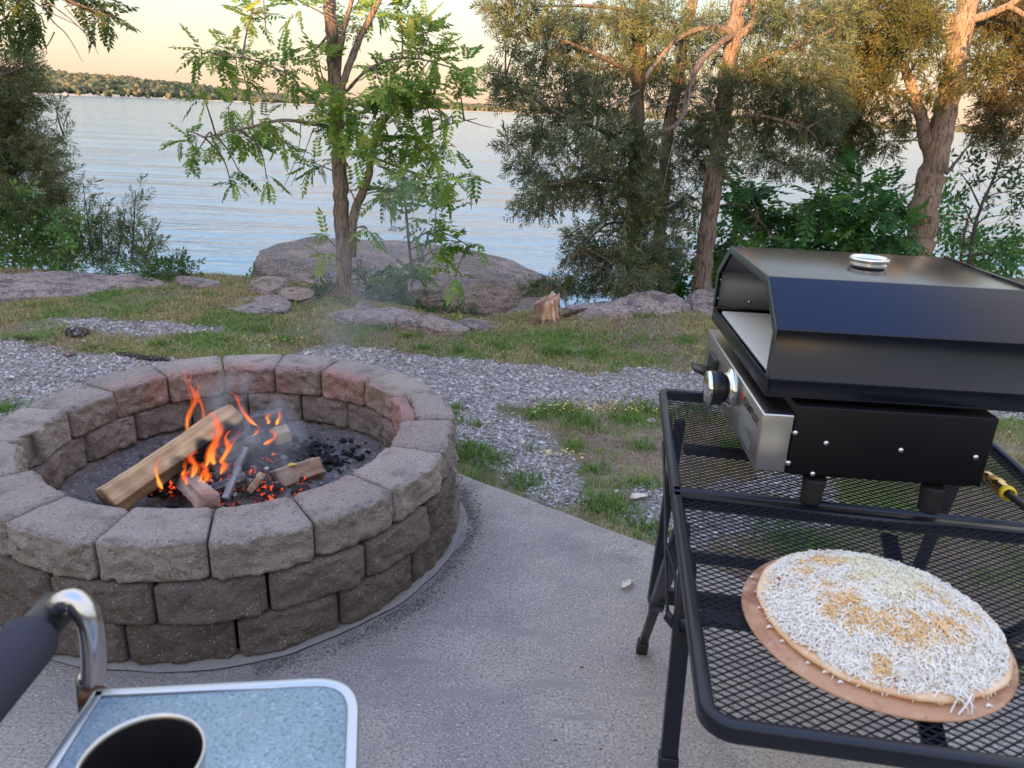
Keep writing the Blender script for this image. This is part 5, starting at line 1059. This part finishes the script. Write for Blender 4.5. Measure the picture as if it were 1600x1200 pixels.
def shreds(n, seed, rmax, lmin, lmax, lift):
    rg = np.random.default_rng(seed); S_ = 7
    rr_ = rmax*np.sqrt(rg.random(n)); a = rg.uniform(0, 2*np.pi, n); X = PC[0]+rr_*np.cos(a); Y = PC[1]+rr_*np.sin(a)
    P2 = np.column_stack([X, Y]); wo_ = gauss(P2, ORG, .023); wy = gauss(P2, YEL, .024)
    wo_ = wo_+.35*fbm(xyz(X*45, Y*45, 2), 2, 3); wy = wy+.25*fbm(xyz(X*40, Y*40, 7), 2, 4)
    kp = ~((rr_ > .128) & (fbm(xyz(X*26, Y*26, 4), 3, 19)+.35*(X < PC[0])-.1 > .28) & (rg.random(n) < .8)); X, Y, wo_, wy, rr_ = X[kp], Y[kp], wo_[kp], wy[kp], rr_[kp]; n = len(X)
    l_ = lmin+(lmax-lmin)*rg.random(n)**1.7; w = rg.uniform(.0005, .0009, n); th = rg.uniform(0, 6.28, n); cv = rg.normal(size=n)*1.3; sn = rg.normal(size=n)*.8
    s_ = np.linspace(-.5, .5, S_)[None]; ang = th[:, None]+cv[:, None]*s_+sn[:, None]*np.sin(s_*7)
    px_ = np.cumsum(np.cos(ang), 1)*l_[:, None]/S_; py_ = np.cumsum(np.sin(ang), 1)*l_[:, None]/S_; px_ -= px_.mean(1, keepdims=True); py_ -= py_.mean(1, keepdims=True)
    gx, gy = X[:, None]+px_, Y[:, None]+py_; rr2 = np.hypot(gx-PC[0], gy-PC[1])
    z = topz(gx, gy)+(rg.random(n)**1.5*lift)[:, None]-np.clip(rr2-.168, 0, 1)*1.1+.0008*np.sin(s_*9+th[:, None])
    wx, wy_ = -np.sin(ang)*w[:, None], np.cos(ang)*w[:, None]
    A = np.stack([gx+wx, gy+wy_, z], -1); B = np.stack([gx-wx, gy-wy_, z], -1); Cc = B.copy(); Cc[..., 2] -= w[:, None]*1.6; D = A.copy(); D[..., 2] -= w[:, None]*1.6
    V = np.concatenate([A, B, Cc, D], 1); j = np.arange(S_-1); fs = []
    for q in range(4): p_, q2 = q*S_, ((q+1) % 4)*S_; fs.append(np.stack([p_+j, p_+j+1, q2+j+1, q2+j], -1))
    fs.append(np.array([[0, S_, 2*S_, 3*S_], [S_-1, 4*S_-1, 3*S_-1, 2*S_-1]])); U = np.concatenate(fs)
    Fc = (U[None]+(np.arange(n)*4*S_)[:, None, None]).reshape(-1, 4)
    r1, r2 = rg.random(n), rg.random(n); o_ = r1 < np.clip((wo_-.34)*1.6, 0, .78); y_ = (~o_) & (r2 < np.clip((wy-.2)*1.8, 0, .85))
    c = np.tile([.87, .83, .72], (n, 1)); c[o_] = np.column_stack([np.full(o_.sum(), .84), (.49+.16*r2[o_]), (.16+.22*r2[o_])]); c[y_] = [.85, .80, .56]
    c = c*rg.uniform(.93, 1.04, (n, 1))
    return V.reshape(-1, 3), Fc, np.clip(np.repeat(c, 4*S_, axis=0), 0, .9)
V, Fs, Cs = shreds(13000, 3, .168, .006, .032, .0055)
o = mkmesh('shredded_cheese', V-np.array(pizza.location), Fs, M['cheese'], pizza, Cs, smooth=False); o['kind'] = 'stuff'
# a few fallen crumbs on the board and a drooping bunch at the near edge
b = MB()
for px, py, s_ in ((1202, 980, 1.4), (1222, 1002, 1.1), (1186, 950, .9), (1175, 902, .9), (1290, 1050, 1.5), (1313, 1066, 1.2), (1180, 925, .7), (1545, 1103, 1.3), (1262, 1036, 1), (1572, 1070, 1)):
    q = atz(px, py, BZ+.006); b.tube([q-[.003*s_, .001, 0], q+[0, .001, .001], q+[.003*s_, -.001, 0]], [.001*s_, .0018*s_, .001*s_], 6)
rb_ = random.Random(5)
for k in range(10):
    q = atz(1482+rb_.random()*38, 1070+rb_.random()*16, BZ+.024); q2 = atz(1484+rb_.random()*44, 1092+rb_.random()*26, BZ+.006); b.tube(smooth_path([q, (q+q2)/2+[rb_.uniform(-.003, .003), -.003, .004], q2], 4), rb_.uniform(.0008, .0014), 5)
b.build('loose_cheese', mat('white_cheese', (.80, .79, .75), .55), pizza, smooth=True)['kind'] = 'stuff'

# ------------------------------------------------------------------ camp chair with side tray, and the mug
AZ = .80; A1 = atz(70, 972, AZ); A0 = atz(-60, 1125, AZ-.01); Yc_ = A1[1]
ch_ = thing('camp_chair', 'camp chair with black foam armrest, polished tube frame and speckled side tray at lower left', 'chair', loc=(float(A0[0]), float(A0[1]), 0))
ad_ = (A1-A0)/np.linalg.norm(A1-A0); E0 = A1+ad_*.0
b = MB(); b.lathe([(-.34, .0001), (-.34, .030), (-.03-.012, .033), (-.028, .032), (-.018, .026), (-.016, .0001)], E0, ad_, 40); b.build('armrest', M['foam'], ch_, smooth=True)
b = MB(); b.lathe([(-.016, .0235), (.028, .0225), (.031, .0205), (.031, .0001)], E0, ad_, 40); b.build('armrest_cap', M['plastic'], ch_, smooth=True)
tp = [E0+ad_*.02, aty(98, 942, Yc_+.004), aty(118, 940, Yc_+.004), aty(138, 965, Yc_), aty(146, 1010, Yc_), aty(146, 1060, Yc_), aty(140, 1100, Yc_)]
tpe = tp[-1].copy(); low = np.array([tpe[0], tpe[1]-.02, .30]); gnd = np.array([tpe[0]+.02, tpe[1]-.10, .012])
b = MB(); b.tube(smooth_path(tp+[low, gnd], 8), .0145, 24); b.build('frame_tube', M['tubing'], ch_, smooth=True)
b = MB(); b.lathe([(0, .0001), (0, .012), (.024, .012), (.024, .0001)], aty(128, 1090, Yc_-.012), (1, .15, 0), 20); b.build('pivot', M['barkbrown'], ch_, smooth=False)
back = A0-ad_*.18
b = MB(); b.tube(smooth_path([A0-ad_*.0, back+[0, 0, -.02], back+[0, 0, -.4], back+[0.02, -.02, -.79]], 8), .0115, 16); b.tube([back+[0, 0, -.05], back+[-.03, -.06, .25]], .0115, 12)
b.build('frame_tube', M['tubing'], ch_, smooth=True); b = MB()
sidev = np.array([ad_[1], -ad_[0], 0]); off = -sidev*.52
b.tube(smooth_path([A1+off, A1+off+[0, 0, -.4], A1+off+[0, 0, -.79]], 6), .0115, 12); b.tube(smooth_path([A1+off, A0+off, back+off+[0, 0, -.02], back+off+[0, 0, -.79]], 6), .0115, 12); b.tube([back+off+[0, 0, -.05], back+off+[-.03, -.06, .25]], .0115, 12)
b.build('frame_tube', M['tubing'], ch_, smooth=True)
sz = .50; s0 = np.array([A1[0], A1[1], sz]); s1 = np.array([back[0], back[1], sz-.03]); of2 = np.array([off[0], off[1], 0])
n = 14; V = []; 
for i_ in range(n+1):
    for j in range(n+1):
        P = s0+(s1-s0)*i_/n+of2*(.04+.92*j/n); P[2] -= .04*math.sin(math.pi*j/n); V.append(P)
k = len(V); V = np.array(V); V = np.vstack([V, V-[0, 0, .012]]); q = [(i_*(n+1)+j, i_*(n+1)+j+1, (i_+1)*(n+1)+j+1, (i_+1)*(n+1)+j) for i_ in range(n) for j in range(n)]
b = MB(); b.add(V, q+[tuple(x+k for x in f_)[::-1] for f_ in q]); b.build('seat', M['fabric'], ch_, smooth=True)
b = MB(); P = [back+of2*.02+[0, 0, -.25], back+of2*.98+[0, 0, -.25], back+of2*.98+[-.03, -.06, .25], back+of2*.02+[-.03, -.06, .25]]; P = [np.array(x, float) for x in P]; nn = ad_*.01
b.add(P+[x+nn for x in P], [(0, 1, 2, 3), (7, 6, 5, 4), (0, 4, 5, 1), (1, 5, 6, 2), (2, 6, 7, 3), (3, 7, 4, 0)]); b.build('backrest', M['fabric'], ch_)
# side tray
SZ = .74; q0 = atz(148, 1076, SZ); q1 = atz(562, 1054, SZ); q1b = atz(551, 1200, SZ); q0b = atz(66, 1200, SZ)
dr_ = (q1b-atz(554, 1110, SZ)); dr_ /= np.linalg.norm(dr_); dl = (q0b-q0); dl /= np.linalg.norm(dl)
C0, C1, C2, C3 = q0, q1, q1+dr_*.36, q0+dl*.40
def round_poly(Ps, rs, n=10):
    out = []
    for i_ in range(len(Ps)):
        p_, a, b_ = Ps[i_], Ps[i_-1], Ps[(i_+1) % len(Ps)]; r_ = rs[i_]
        A_ = p_+(a-p_)/np.linalg.norm(a-p_)*r_; B_ = p_+(b_-p_)/np.linalg.norm(b_-p_)*r_
        for t_ in np.linspace(0, 1, n): out.append((1-t_)**2*A_+2*t_*(1-t_)*p_+t_*t_*B_)
    return np.array(out)
pol = round_poly([C0[:2], C3[:2], C2[:2], C1[:2]], [.004, .03, .05, .06])
b = MB(); ringframe(b, pol, .0135, SZ-.016, SZ, lambda V: V, .002); tr_ = b.build('side_tray', M['alu'], ch_, smooth=False)
cen = pol.mean(0); inn = cen+(pol-cen)*(1-.0125/np.linalg.norm(pol-cen, axis=1))[:, None]
b = MB(); b.prism([tuple(x) for x in inn], SZ-.010, SZ-.0025); tt_ = b.build('tray_top', M['tray'], None); child_abs(tt_, tr_)
b = MB(); b.tube([np.array([*cen, SZ-.02]), np.array([*(cen+[-.10, 0]), .35]), np.array([tpe[0], tpe[1]-.03, .30])], .008, 10); b.build('tray_strut', M['chrome'], ch_, smooth=True)
# mug
MC = atz(221, 1184, .860); mr_ = .052; mz0 = SZ-.0015
mug = thing('mug', 'dark insulated cup with a steel rim standing on the speckled side tray', 'mug', loc=(MC[0], MC[1], mz0))
b = MB(); hh = .860-mz0; b.lathe([(0, .0001), (0, .040), (.004, .042), (hh-.01, mr_-.001), (hh-.002, mr_), (hh, mr_-.0008), (hh-.001, mr_-.0024), (hh-.006, mr_-.003)], (MC[0], MC[1], mz0), (0, 0, 1), 64); b.build('cup_body', M['steel'], mug, smooth=True)
b = MB(); b.lathe([(hh-.0062, mr_-.0028), (hh-.03, mr_-.0035), (.03, .042), (.012, .036), (.012, .0001)][::1], (MC[0], MC[1], mz0), (0, 0, 1), 64); b.build('liner', M['mugin'], mug, smooth=True)

# ------------------------------------------------------------------ stump and ground litter
def stump():
    c0 = atz(850, 510, -.02); c0 = np.array([c0[0], c0[1], gz(c0[0], c0[1])]); n, m_ = 90, 30; V = []
    for j in range(m_+1):
        t_ = j/m_
        for k in range(n):
            a = 2*np.pi*k/n; rgd = .080+.012*math.cos(3*a+1)+.010*math.cos(7*a)+.035*(1-t_)**4*(1+.8*math.cos(4*a+2))
            h = .175+.03*math.sin(a*2+.5)+.03*fbm(np.array([[math.cos(a)*4, math.sin(a)*4, 0.]]), 3, 2)[0]-(.10*max(0, math.cos(a-3.6))**2)
            V.append((rgd*math.cos(a)*(1-.08*t_), rgd*math.sin(a)*(1-.08*t_), h*t_-.03*(1-t_)))
    V = np.array(V); sp = np.column_stack([V[:, :2]*45, V[:, 2]*4]); d = fbm(sp, 4, 5)*1.5; dn = np.column_stack([V[:, :2], V[:, 2]*0]); dn /= np.linalg.norm(dn, axis=1)[:, None]
    V = V+dn*(d*.018)[:, None]; Fc = [np.array([[j*n+k, j*n+(k+1) % n, (j+1)*n+(k+1) % n, (j+1)*n+k] for j in range(m_) for k in range(n)])]
    V = np.vstack([V, [[0, 0, .15]]]); tri = np.array([[len(V)-1, m_*n+k, m_*n+(k+1) % n] for k in range(n)])
    c = np.array([.36, .17, .11])+(np.array([.66, .47, .33])-np.array([.36, .17, .11]))*np.clip(.5+fbm(sp*1.4, 3, 8)*1.6, 0, 1)[:, None]; c = np.vstack([c, [.2, .1, .07]])[:len(V)]  # orange sun patch on the stump is put into its wood colour
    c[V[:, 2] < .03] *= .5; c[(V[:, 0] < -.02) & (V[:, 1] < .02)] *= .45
    o = mkmesh('tree_stump', V, Fc+[tri], M['woodv'], None, c); o.location = c0; return tag(o, 'jagged cedar stump with sun glow painted into its reddish wood at the grass edge beside the long pale boulder', 'stump')
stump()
def ragged(name, label, pts, r_, z, colr_, seed, cat, flat=.35):
    P = smooth_path([atz(a, b_, 0) for a, b_ in pts], 6); P[:, 2] = gz(P[:, 0], P[:, 1])+z; mb = MB(); rr_ = np.interp(np.linspace(0, 1, len(P)), np.linspace(0, 1, len(r_)), r_)
    mb.tube(P, rr_, 10, squash=flat); V = mb.v[0]; V += fbm(V*60, 3, seed)[:, None]*.008
    mb.c[-1] = np.array(colr_)*(1+.4*fbm(V*70, 3, seed)[:, None]); o = mb.build(name, M['bark'], None, col=True); return tag(o, label, cat)
ragged('bark_piece', 'long dark strip of bark lying on the gravel behind the fire pit', [(182, 546), (205, 550), (235, 554), (268, 558)], [.008, .03, .028, .006], .012, (.05, .035, .03), 1, 'bark')
ragged('bark_piece', 'dark rotten wood piece in the grass near the left edge', [(20, 523), (45, 526), (62, 524)], [.01, .03, .008], .01, (.05, .04, .035), 2, 'bark')
ragged('fallen_branch', 'dark reddish branch piece lying right of the stump', [(880, 504), (900, 499), (935, 494)], [.012, .02, .008], .02, (.10, .055, .04), 3, 'branch', .8)
def stone(label, px, py, sz, colr_, seed):
    q = atz(px, py, -.02); V, Fc = ico(3); V = V*(1+.25*fbm(V*1.6+seed, 3, seed))[:, None]*np.array(sz); V = V+np.sign(V)*0
    o = mkmesh('stone', V, Fc, M['rock'], None, np.tile(np.array(colr_), (len(V), 1)), smooth=False); o.location = (q[0], q[1], float(gz(q[0], q[1]))+sz[2]*.6); return tag(o, label, 'stone')
stone('fist sized black stone on the grass left of the gravel strip', 122, 524, (.075, .06, .035), (.012, .012, .014), 31)
stone('small reddish stone in the left gravel', 108, 553, (.035, .03, .02), (.28, .13, .09), 32)
stone('small white stone in the weeds beside the table', 1018, 657, (.022, .018, .018), (.6, .58, .54), 33)

def leaf_litter(label, px, py, size, ang, cols, z=0.004, seed=0):
    q = atz(px, py, 0); rg = np.random.default_rng(seed); base = q[:2]; z0 = (gz(base[0], base[1])+.012) if polyd(np.array([base[0]]), np.array([base[1]]), SLAB)[0] < 0 else z
    n = 9; V = []; 
    for i_ in range(n):
        t_ = i_/(n-1); w = .5*size*.38*math.sin(math.pi*t_**.8)+.0004
        for s_ in (-1, -.5, 0, .5, 1): V.append(((t_-.5)*size, w*s_*(1+.25*rg.normal()*(abs(s_) == 1)), .006*abs(s_)+.008*math.sin(t_*4)+.002))
    V = np.array(V); ca, sa = math.cos(ang), math.sin(ang); V = np.column_stack([V[:, 0]*ca-V[:, 1]*sa, V[:, 0]*sa+V[:, 1]*ca, V[:, 2]])
    k = len(V); Fc = [(i_*5+j, i_*5+j+1, (i_+1)*5+j+1, (i_+1)*5+j) for i_ in range(n-1) for j in range(4)]
    mb = MB(); mb.add(np.vstack([V, V-[0, 0, .0006]]), Fc+[tuple(x+k for x in f_)[::-1] for f_ in Fc]); o = mb.build('fallen_leaf', M['leafdry'], None); o.location = (base[0], base[1], float(z0)); return tag(o, label, 'leaf')
leaf_litter('pale dry leaf lying on the concrete between the fire pit and the table', 980, 916, .07, .9, None, seed=1)
leaf_litter('curled pale dry leaf in the weeds near the table leg', 1000, 772, .10, .5, None, seed=2)
q = atz(456, 727, .165); mb = MB(); mb.add([q+np.array(d_)*1.0 for d_ in ((-.02, -.004, .0), (-.005, -.012, .004), (.02, -.002, .006), (.012, .01, .004), (-.006, .01, .006))]+[q+np.array(d_)-[0, 0, .001] for d_ in ((-.02, -.004, .0), (-.005, -.012, .004), (.02, -.002, .006), (.012, .01, .004), (-.006, .01, .006))], [(0, 1, 2, 3, 4), (9, 8, 7, 6, 5)]+[(i_, 5+i_, 5+(i_+1) % 5, (i_+1) % 5) for i_ in range(5)])
tag(mb.build('yellow_leaf', M['yellow'], None), 'small yellow leaf resting on the short brown split block in the fire pit', 'leaf')

# gravel stones: uncountable
rg = np.random.default_rng(77)
def scatter(n, x0, x1, y0, y1, prob, seed):
    rg = np.random.default_rng(seed); X = rg.uniform(x0, x1, n); Y = rg.uniform(y0, y1, n); k = rg.random(n) < prob(X, Y)
    k &= polyd(X, Y, SLAB) < -.01; k &= np.hypot(X-PIT[0], Y-PIT[1]) > PR+.02; k &= np.abs(X) < Y*.95+.8
    return X[k], Y[k]
OU = np.array([(1, 0, 0), (-1, 0, 0), (0, 1, 0), (0, -1, 0), (0, 0, 1), (0, 0, -1)], float); OF = np.array([(0, 2, 4), (2, 1, 4), (1, 3, 4), (3, 0, 4), (2, 0, 5), (1, 2, 5), (3, 1, 5), (0, 3, 5)])
OU8, OF8 = cube_grid(1, 1, 1)
def pebbles(name, X, Y, smin, smax, pal, seed, zoff=0.):
    rg = np.random.default_rng(seed); n = len(X); s_ = smin*(smax/smin)**(rg.random(n)**1.8)
    U = OU8[None]*(.62)+rg.normal(size=(n, 8, 3))*.22; U = U*s_[:, None, None]*np.stack([rg.uniform(.8, 1.5, n), rg.uniform(.7, 1.1, n), rg.uniform(.35, .7, n)], 1)[:, None]
    a = rg.uniform(0, 6.28, n); ca, sa = np.cos(a)[:, None], np.sin(a)[:, None]; x_ = U[..., 0]*ca-U[..., 1]*sa; y_ = U[..., 0]*sa+U[..., 1]*ca
    tl_ = rg.normal(size=n)[:, None]*.3; z_ = U[..., 2]+x_*tl_
    V = np.stack([X[:, None]+x_, Y[:, None]+y_, z_+(gz(X, Y)+.012*fbm(xyz(X*14, Y*14, 2), 3, 4)+zoff+s_*.15)[:, None]], -1).reshape(-1, 3)
    Fc = (OF8[None]+(np.arange(n)*8)[:, None, None]).reshape(-1, 4); pal = np.array(pal); cl = pal[rg.integers(0, len(pal), n)]*rg.uniform(.65, 1.25, (n, 1))
    return mkmesh(name, V, Fc, M['pebble'], None, np.repeat(cl, 8, axis=0))
PAL = [(.37, .35, .345), (.30, .28, .28), (.45, .43, .42), (.40, .36, .34), (.22, .205, .21), (.54, .52, .51), (.34, .285, .27)]
X1_, Y1_ = scatter(300000, -4.2, 4.2, 1.5, 5.6, lambda X, Y: np.clip(gravel_mask(X, Y)*1.3-.15, 0, 1)*np.clip(1.5-.25*(Y-2), .35, 1), 1)
tag(pebbles('gravel', X1_, Y1_, .0045, .0145, PAL, 2), 'loose grey crushed limestone gravel covering the ground around the fire pit', 'gravel', kind='stuff')
X2_, Y2_ = scatter(9000, -4, 4, 1.5, 6.2, lambda X, Y: .18+.5*np.clip(fbm(xyz(X*3, Y*3, 3), 3, 12), 0, 1), 3)
tag(pebbles('gravel', X2_, Y2_, .004, .014, PAL, 4), 'scattered small stones in the thin grass', 'gravel', kind='stuff')
# dead needles, twigs and straw
def blades(name, X, Y, h0, h1, wid, cols, seed, lean, flat=False):
    rg = np.random.default_rng(seed); n = len(X); h = rg.uniform(h0, h1, n); a = rg.uniform(0, 6.28, n); ln = lean*rg.uniform(.2, 1, n)
    z0 = gz(X, Y)+.012*fbm(xyz(X*14, Y*14, 2), 3, 4)
    dx, dy = np.cos(a), np.sin(a); b0 = a+1.57+rg.normal(size=n)*.3; wx, wy = np.cos(b0)*wid, np.sin(b0)*wid
    P = []
    for t_, wf in ((0, 1), (.5, .85), (1, .12)):
        hor = h*np.sin(np.clip(ln*t_, 0, 1.5))*t_; ver = h*t_*np.cos(np.clip(ln*t_, 0, 1.5)) if not flat else h*0+.004+.008*rg.random(n)
        if flat: hor = h*t_
        for s_ in (-1, 1): P.append(np.stack([X+dx*hor+wx*wf*s_, Y+dy*hor+wy*wf*s_, z0+ver], -1))
    V = np.stack(P, 1).reshape(-1, 3); F1 = np.array([[0, 1, 3, 2], [2, 3, 5, 4]]); Fc = (F1[None]+(np.arange(n)*6)[:, None, None]).reshape(-1, 4)
    return mkmesh(name, V, Fc, M['grass'], None, np.repeat(cols, 6, axis=0))
def nofrontlake(X, Y): return (Y < edgeY(X)+.1)
tuftc = np.random.default_rng(9)
def gprob(X, Y):
    g1 = fbm(xyz(X*2.2, Y*2.2, 7), 4, 21); g2 = fbm(xyz(X*7, Y*7, 1), 3, 33)
    return np.clip(.50+g1*1.5+g2*1.6, 0.06, 1)*(1-np.clip(gravel_mask(X, Y)*1.25, 0, .985))*nofrontlake(X, Y)
GRN = np.array([(.18, .31, .07), (.22, .33, .08), (.14, .25, .065)]); STR = np.array([(.50, .44, .20), (.42, .32, .18), (.40, .40, .15), (.32, .23, .15)])
for nm, n0, y0, y1, h0_, h1_, wd_, sd_, bias in (('near', 420000, 1.5, 4.2, .010, .036, .0014, 11, .08), ('far', 460000, 3.9, 7.2, .012, .036, .0024, 12, .22)):
    Xg, Yg = scatter(n0, -5.2, 4.6, y0, y1, lambda X, Y: np.clip(gprob(X, Y)+bias*nofrontlake(X, Y)*(1-gravel_mask(X, Y)), 0, 1), sd_); n = len(Xg); rg = np.random.default_rng(sd_)
    k = fbm(xyz(Xg*3, Yg*3, 5), 3, 55)+rg.normal(size=n)*.25-.10*np.clip((Yg-4.4), 0, 1)-.12*(Xg < -.5)
    cols = np.where((k > .02)[:, None], GRN[rg.integers(0, 3, n)], STR[rg.integers(0, 4, n)])*rg.uniform(.7, 1.25, (n, 1))
    tag(blades('grass', Xg, Yg, h0_, h1_, wd_, cols, 13, 1.35), 'thin patchy grass and bare soil close round the gravel' if nm == 'near' else 'yellow green grass sward in front of the rocks', 'grass', kind='stuff')
Xs, Ys = scatter(120000, -4.4, 4.2, 1.5, 6.6, lambda X, Y: np.clip(.55-fbm(xyz(X*2.2, Y*2.2, 7), 4, 21)*1.4, .05, 1)*(1-np.clip(gravel_mask(X, Y)*1.15, 0, .96))*nofrontlake(X, Y), 21); n = len(Xs)
rg = np.random.default_rng(22); cs = np.array([(.22, .14, .10), (.32, .22, .16), (.15, .10, .08), (.40, .32, .22)])[rg.integers(0, 4, n)]*rg.uniform(.7, 1.2, (n, 1))
tag(blades('dead_grass', Xs, Ys, .015, .045, .0011, cs, 23, 1, flat=True), 'dry brown straw and needles lying on the bare soil', 'straw', kind='stuff')
# weed tufts with broader leaves at known spots
TF = [(905, 660, .10, .9), (980, 655, .08, .6), (1000, 700, .07, .5), (930, 735, .05, .5), (740, 705, .07, .8), (770, 720, .08, .8), (820, 755, .08, .7), (960, 800, .09, .8), (930, 790, .07, .6), (1010, 830, .08, .6), (840, 650, .07, .7), (1010, 640, .12, .7), (870, 640, .1, .6), (705, 660, .05, .6), (715, 640, .04, .6), (735, 755, .05, .7),
      (720, 715, .05, .9), (1005, 760, .07, .5), (1085, 640, .08, .6), (1150, 700, .1, .8), (1200, 800, .12, .9), (1250, 850, .12, .9), (1550, 750, .15, .9), (1590, 640, .1, .6), (660, 548, .06, .7), (720, 552, .06, .7), (860, 556, .08, .8), (930, 558, .08, .8), (640, 530, .06, .6), (850, 500, .06, .5), (1070, 545, .08, .7), (1000, 515, .08, .7), (210, 430, .04, .5), (5, 640, .07, .8), (140, 545, .05, .5), (250, 540, .06, .6), (400, 520, .08, .5), (450, 535, .08, .5), (880, 555, .06, .6), (780, 545, .07, .6), (600, 518, .07, .6), (700, 515, .07, .6), (745, 665, .04, .4), (830, 705, .03, .3), (700, 650, .04, .8), (900, 700, .05, .5), (180, 470, .08, .3), (60, 485, .1, .3), (330, 470, .08, .3)]
Xt, Yt_ = [], []; rg = np.random.default_rng(31)
for px, py, r_, d_ in TF:
    q = atz(px, py, -.03); m_ = int(300*d_*(r_/.08)**1.4); Xt.append(q[0]+rg.normal(size=m_)*r_*.62); Yt_.append(q[1]+rg.normal(size=m_)*r_*.5)
Xt = np.concatenate(Xt); Yt_ = np.concatenate(Yt_); k = (polyd(Xt, Yt_, SLAB) < -.008) & (np.hypot(Xt-PIT[0], Yt_-PIT[1]) > PR+.01); Xt, Yt_ = Xt[k], Yt_[k]; n = len(Xt)
cols = np.array([(.12, .24, .05), (.16, .28, .06), (.10, .19, .05), (.20, .28, .07)])[rg.integers(0, 4, n)]*rg.uniform(.75, 1.2, (n, 1))
tag(blades('weeds', Xt, Yt_, .02, .055, .0024, cols, 32, 1.1), 'bright green weed tufts scattered in the gravel and along the patio edge', 'weeds', kind='stuff')
# tiny yellow flowers
Xf, Yf_ = [], []
for px, py, r_ in ((960, 640, .16), (1000, 645, .12), (860, 645, .08), (920, 645, .1), (400, 540, .1), (880, 720, .06)):
    q = atz(px, py, -.03); Xf.append(q[0]+rg.normal(size=28)*r_); Yf_.append(q[1]+rg.normal(size=28)*r_*.4)
Xf = np.concatenate(Xf); Yf_ = np.concatenate(Yf_); fl = pebbles('flowers', Xf, Yf_, .004, .007, [(.75, .65, .10), (.8, .75, .25)], 5, .035); tag(fl, 'tiny yellow wild flowers in the weeds', 'flowers', kind='stuff')
rg = np.random.default_rng(51); n = 7000; a = np.radians(rg.uniform(292, 392, n)); r_ = .80+.028*np.abs(rg.normal(size=n))+.02*fbm(np.column_stack([a*5, a*0, a*0]), 3, 6)
k = rg.random(n) < np.clip(.55+1.2*fbm(np.column_stack([a*7, a*0, r_*20]), 3, 8), .1, 1); Xd, Yd2 = PIT[0]+r_[k]*np.cos(a[k]), PIT[1]+r_[k]*np.sin(a[k]); k = polyd(Xd, Yd2, SLAB) > .01; Xd, Yd2 = Xd[k], Yd2[k]
dd = pebbles('dirt', Xd, Yd2, .001, .0034, [(.14, .13, .12), (.2, .18, .17), (.10, .09, .085), (.3, .28, .26)], 52, 0); me = dd.data; co = np.empty(len(me.vertices)*3, np.float32); me.vertices.foreach_get('co', co); co = co.reshape(-1, 3); zc = co.reshape(-1, 8, 3)[:, :, 2].mean(1); co[:, 2] -= np.repeat(zc-.0012, 8); me.vertices.foreach_set('co', co.reshape(-1)); me.update()
tag(dd, 'dark crumbly dirt gathered along the mortar at the foot of the fire pit', 'dirt', kind='stuff')
# leaf crumbs and sticks on the patio
Xp, Yp = np.random.default_rng(41).uniform(-1.2, 2.5, 260), np.random.default_rng(42).uniform(.6, 2.6, 260); k = (polyd(Xp, Yp, SLAB) > .02) & (np.hypot(Xp-PIT[0], Yp-PIT[1]) > PR+.05); Xp, Yp = Xp[k], Yp[k]
cr_ = pebbles('debris', Xp, Yp, .0012, .004, [(.15, .12, .1), (.4, .38, .36), (.1, .1, .1)], 6, 0); me = cr_.data; co = np.empty(len(me.vertices)*3, np.float32); me.vertices.foreach_get('co', co); co = co.reshape(-1, 3); zc = co.reshape(-1, 8, 3)[:, :, 2].mean(1); co[:, 2] -= np.repeat(zc-.0012, 8); me.vertices.foreach_set('co', co.reshape(-1)); me.update()
tag(cr_, 'fine grit and crumbs of dirt on the concrete patio', 'debris', kind='stuff')

# ------------------------------------------------------------------ smoke
def smoke(label, pts, dens, seed, sc=5.0, lo=.48, hi=.72):
    m = bpy.data.materials.new('smoke'); m.use_nodes = True; t = m.node_tree; N = t.nodes; L = t.links; N.clear()
    o_ = N.new('ShaderNodeOutputMaterial'); pv = N.new('ShaderNodeVolumePrincipled'); pv.inputs['Color'].default_value = (.80, .86, .95, 1); pv.inputs['Anisotropy'].default_value = .2
    g = N.new('ShaderNodeNewGeometry'); mp = N.new('ShaderNodeMapping'); mp.inputs['Scale'].default_value = (sc, sc, sc*.6); mp.inputs['Location'].default_value = (seed, 0, 0); L.new(g.outputs['Position'], mp.inputs[0])
    n = N.new('ShaderNodeTexNoise'); n.inputs['Scale'].default_value = 1; n.inputs['Detail'].default_value = 3; n.inputs['Distortion'].default_value = .8; L.new(mp.outputs[0], n.inputs[0])
    mr = N.new('ShaderNodeMapRange'); mr.inputs[1].default_value = lo; mr.inputs[2].default_value = hi; mr.inputs[4].default_value = dens; L.new(n.outputs[0], mr.inputs[0])
    L.new(mr.outputs[0], pv.inputs['Density']); L.new(pv.outputs[0], o_.inputs[1]); m.cycles.volume_step_rate = 2
    P = smooth_path([p_ for p_, r_ in pts], 5); r_ = np.interp(np.linspace(0, 1, len(P)), np.linspace(0, 1, len(pts)), [q[1] for q in pts])
    mb = MB(); mb.tube(P, r_, 16); o = mb.build('smoke', m, None); return tag(o, label, 'smoke', kind='stuff')
smoke('wisps of bluish smoke curling over the embers in the fire pit', [(aty(395, 745, 2.05), .05), (aty(400, 720, 2.1), .14), (aty(410, 690, 2.3), .16), (aty(380, 640, 2.5), .14), (aty(330, 600, 2.6), .08)], 4.0, 3, 9)
smoke('thin drifting smoke hanging in front of the forked tree', [(aty(500, 520, 3.6), .12), (aty(520, 470, 3.9), .30), (aty(575, 430, 4.2), .34), (aty(610, 380, 4.6), .30), (aty(640, 300, 5.0), .22)], .5, 8, 2.6, .42, .7)
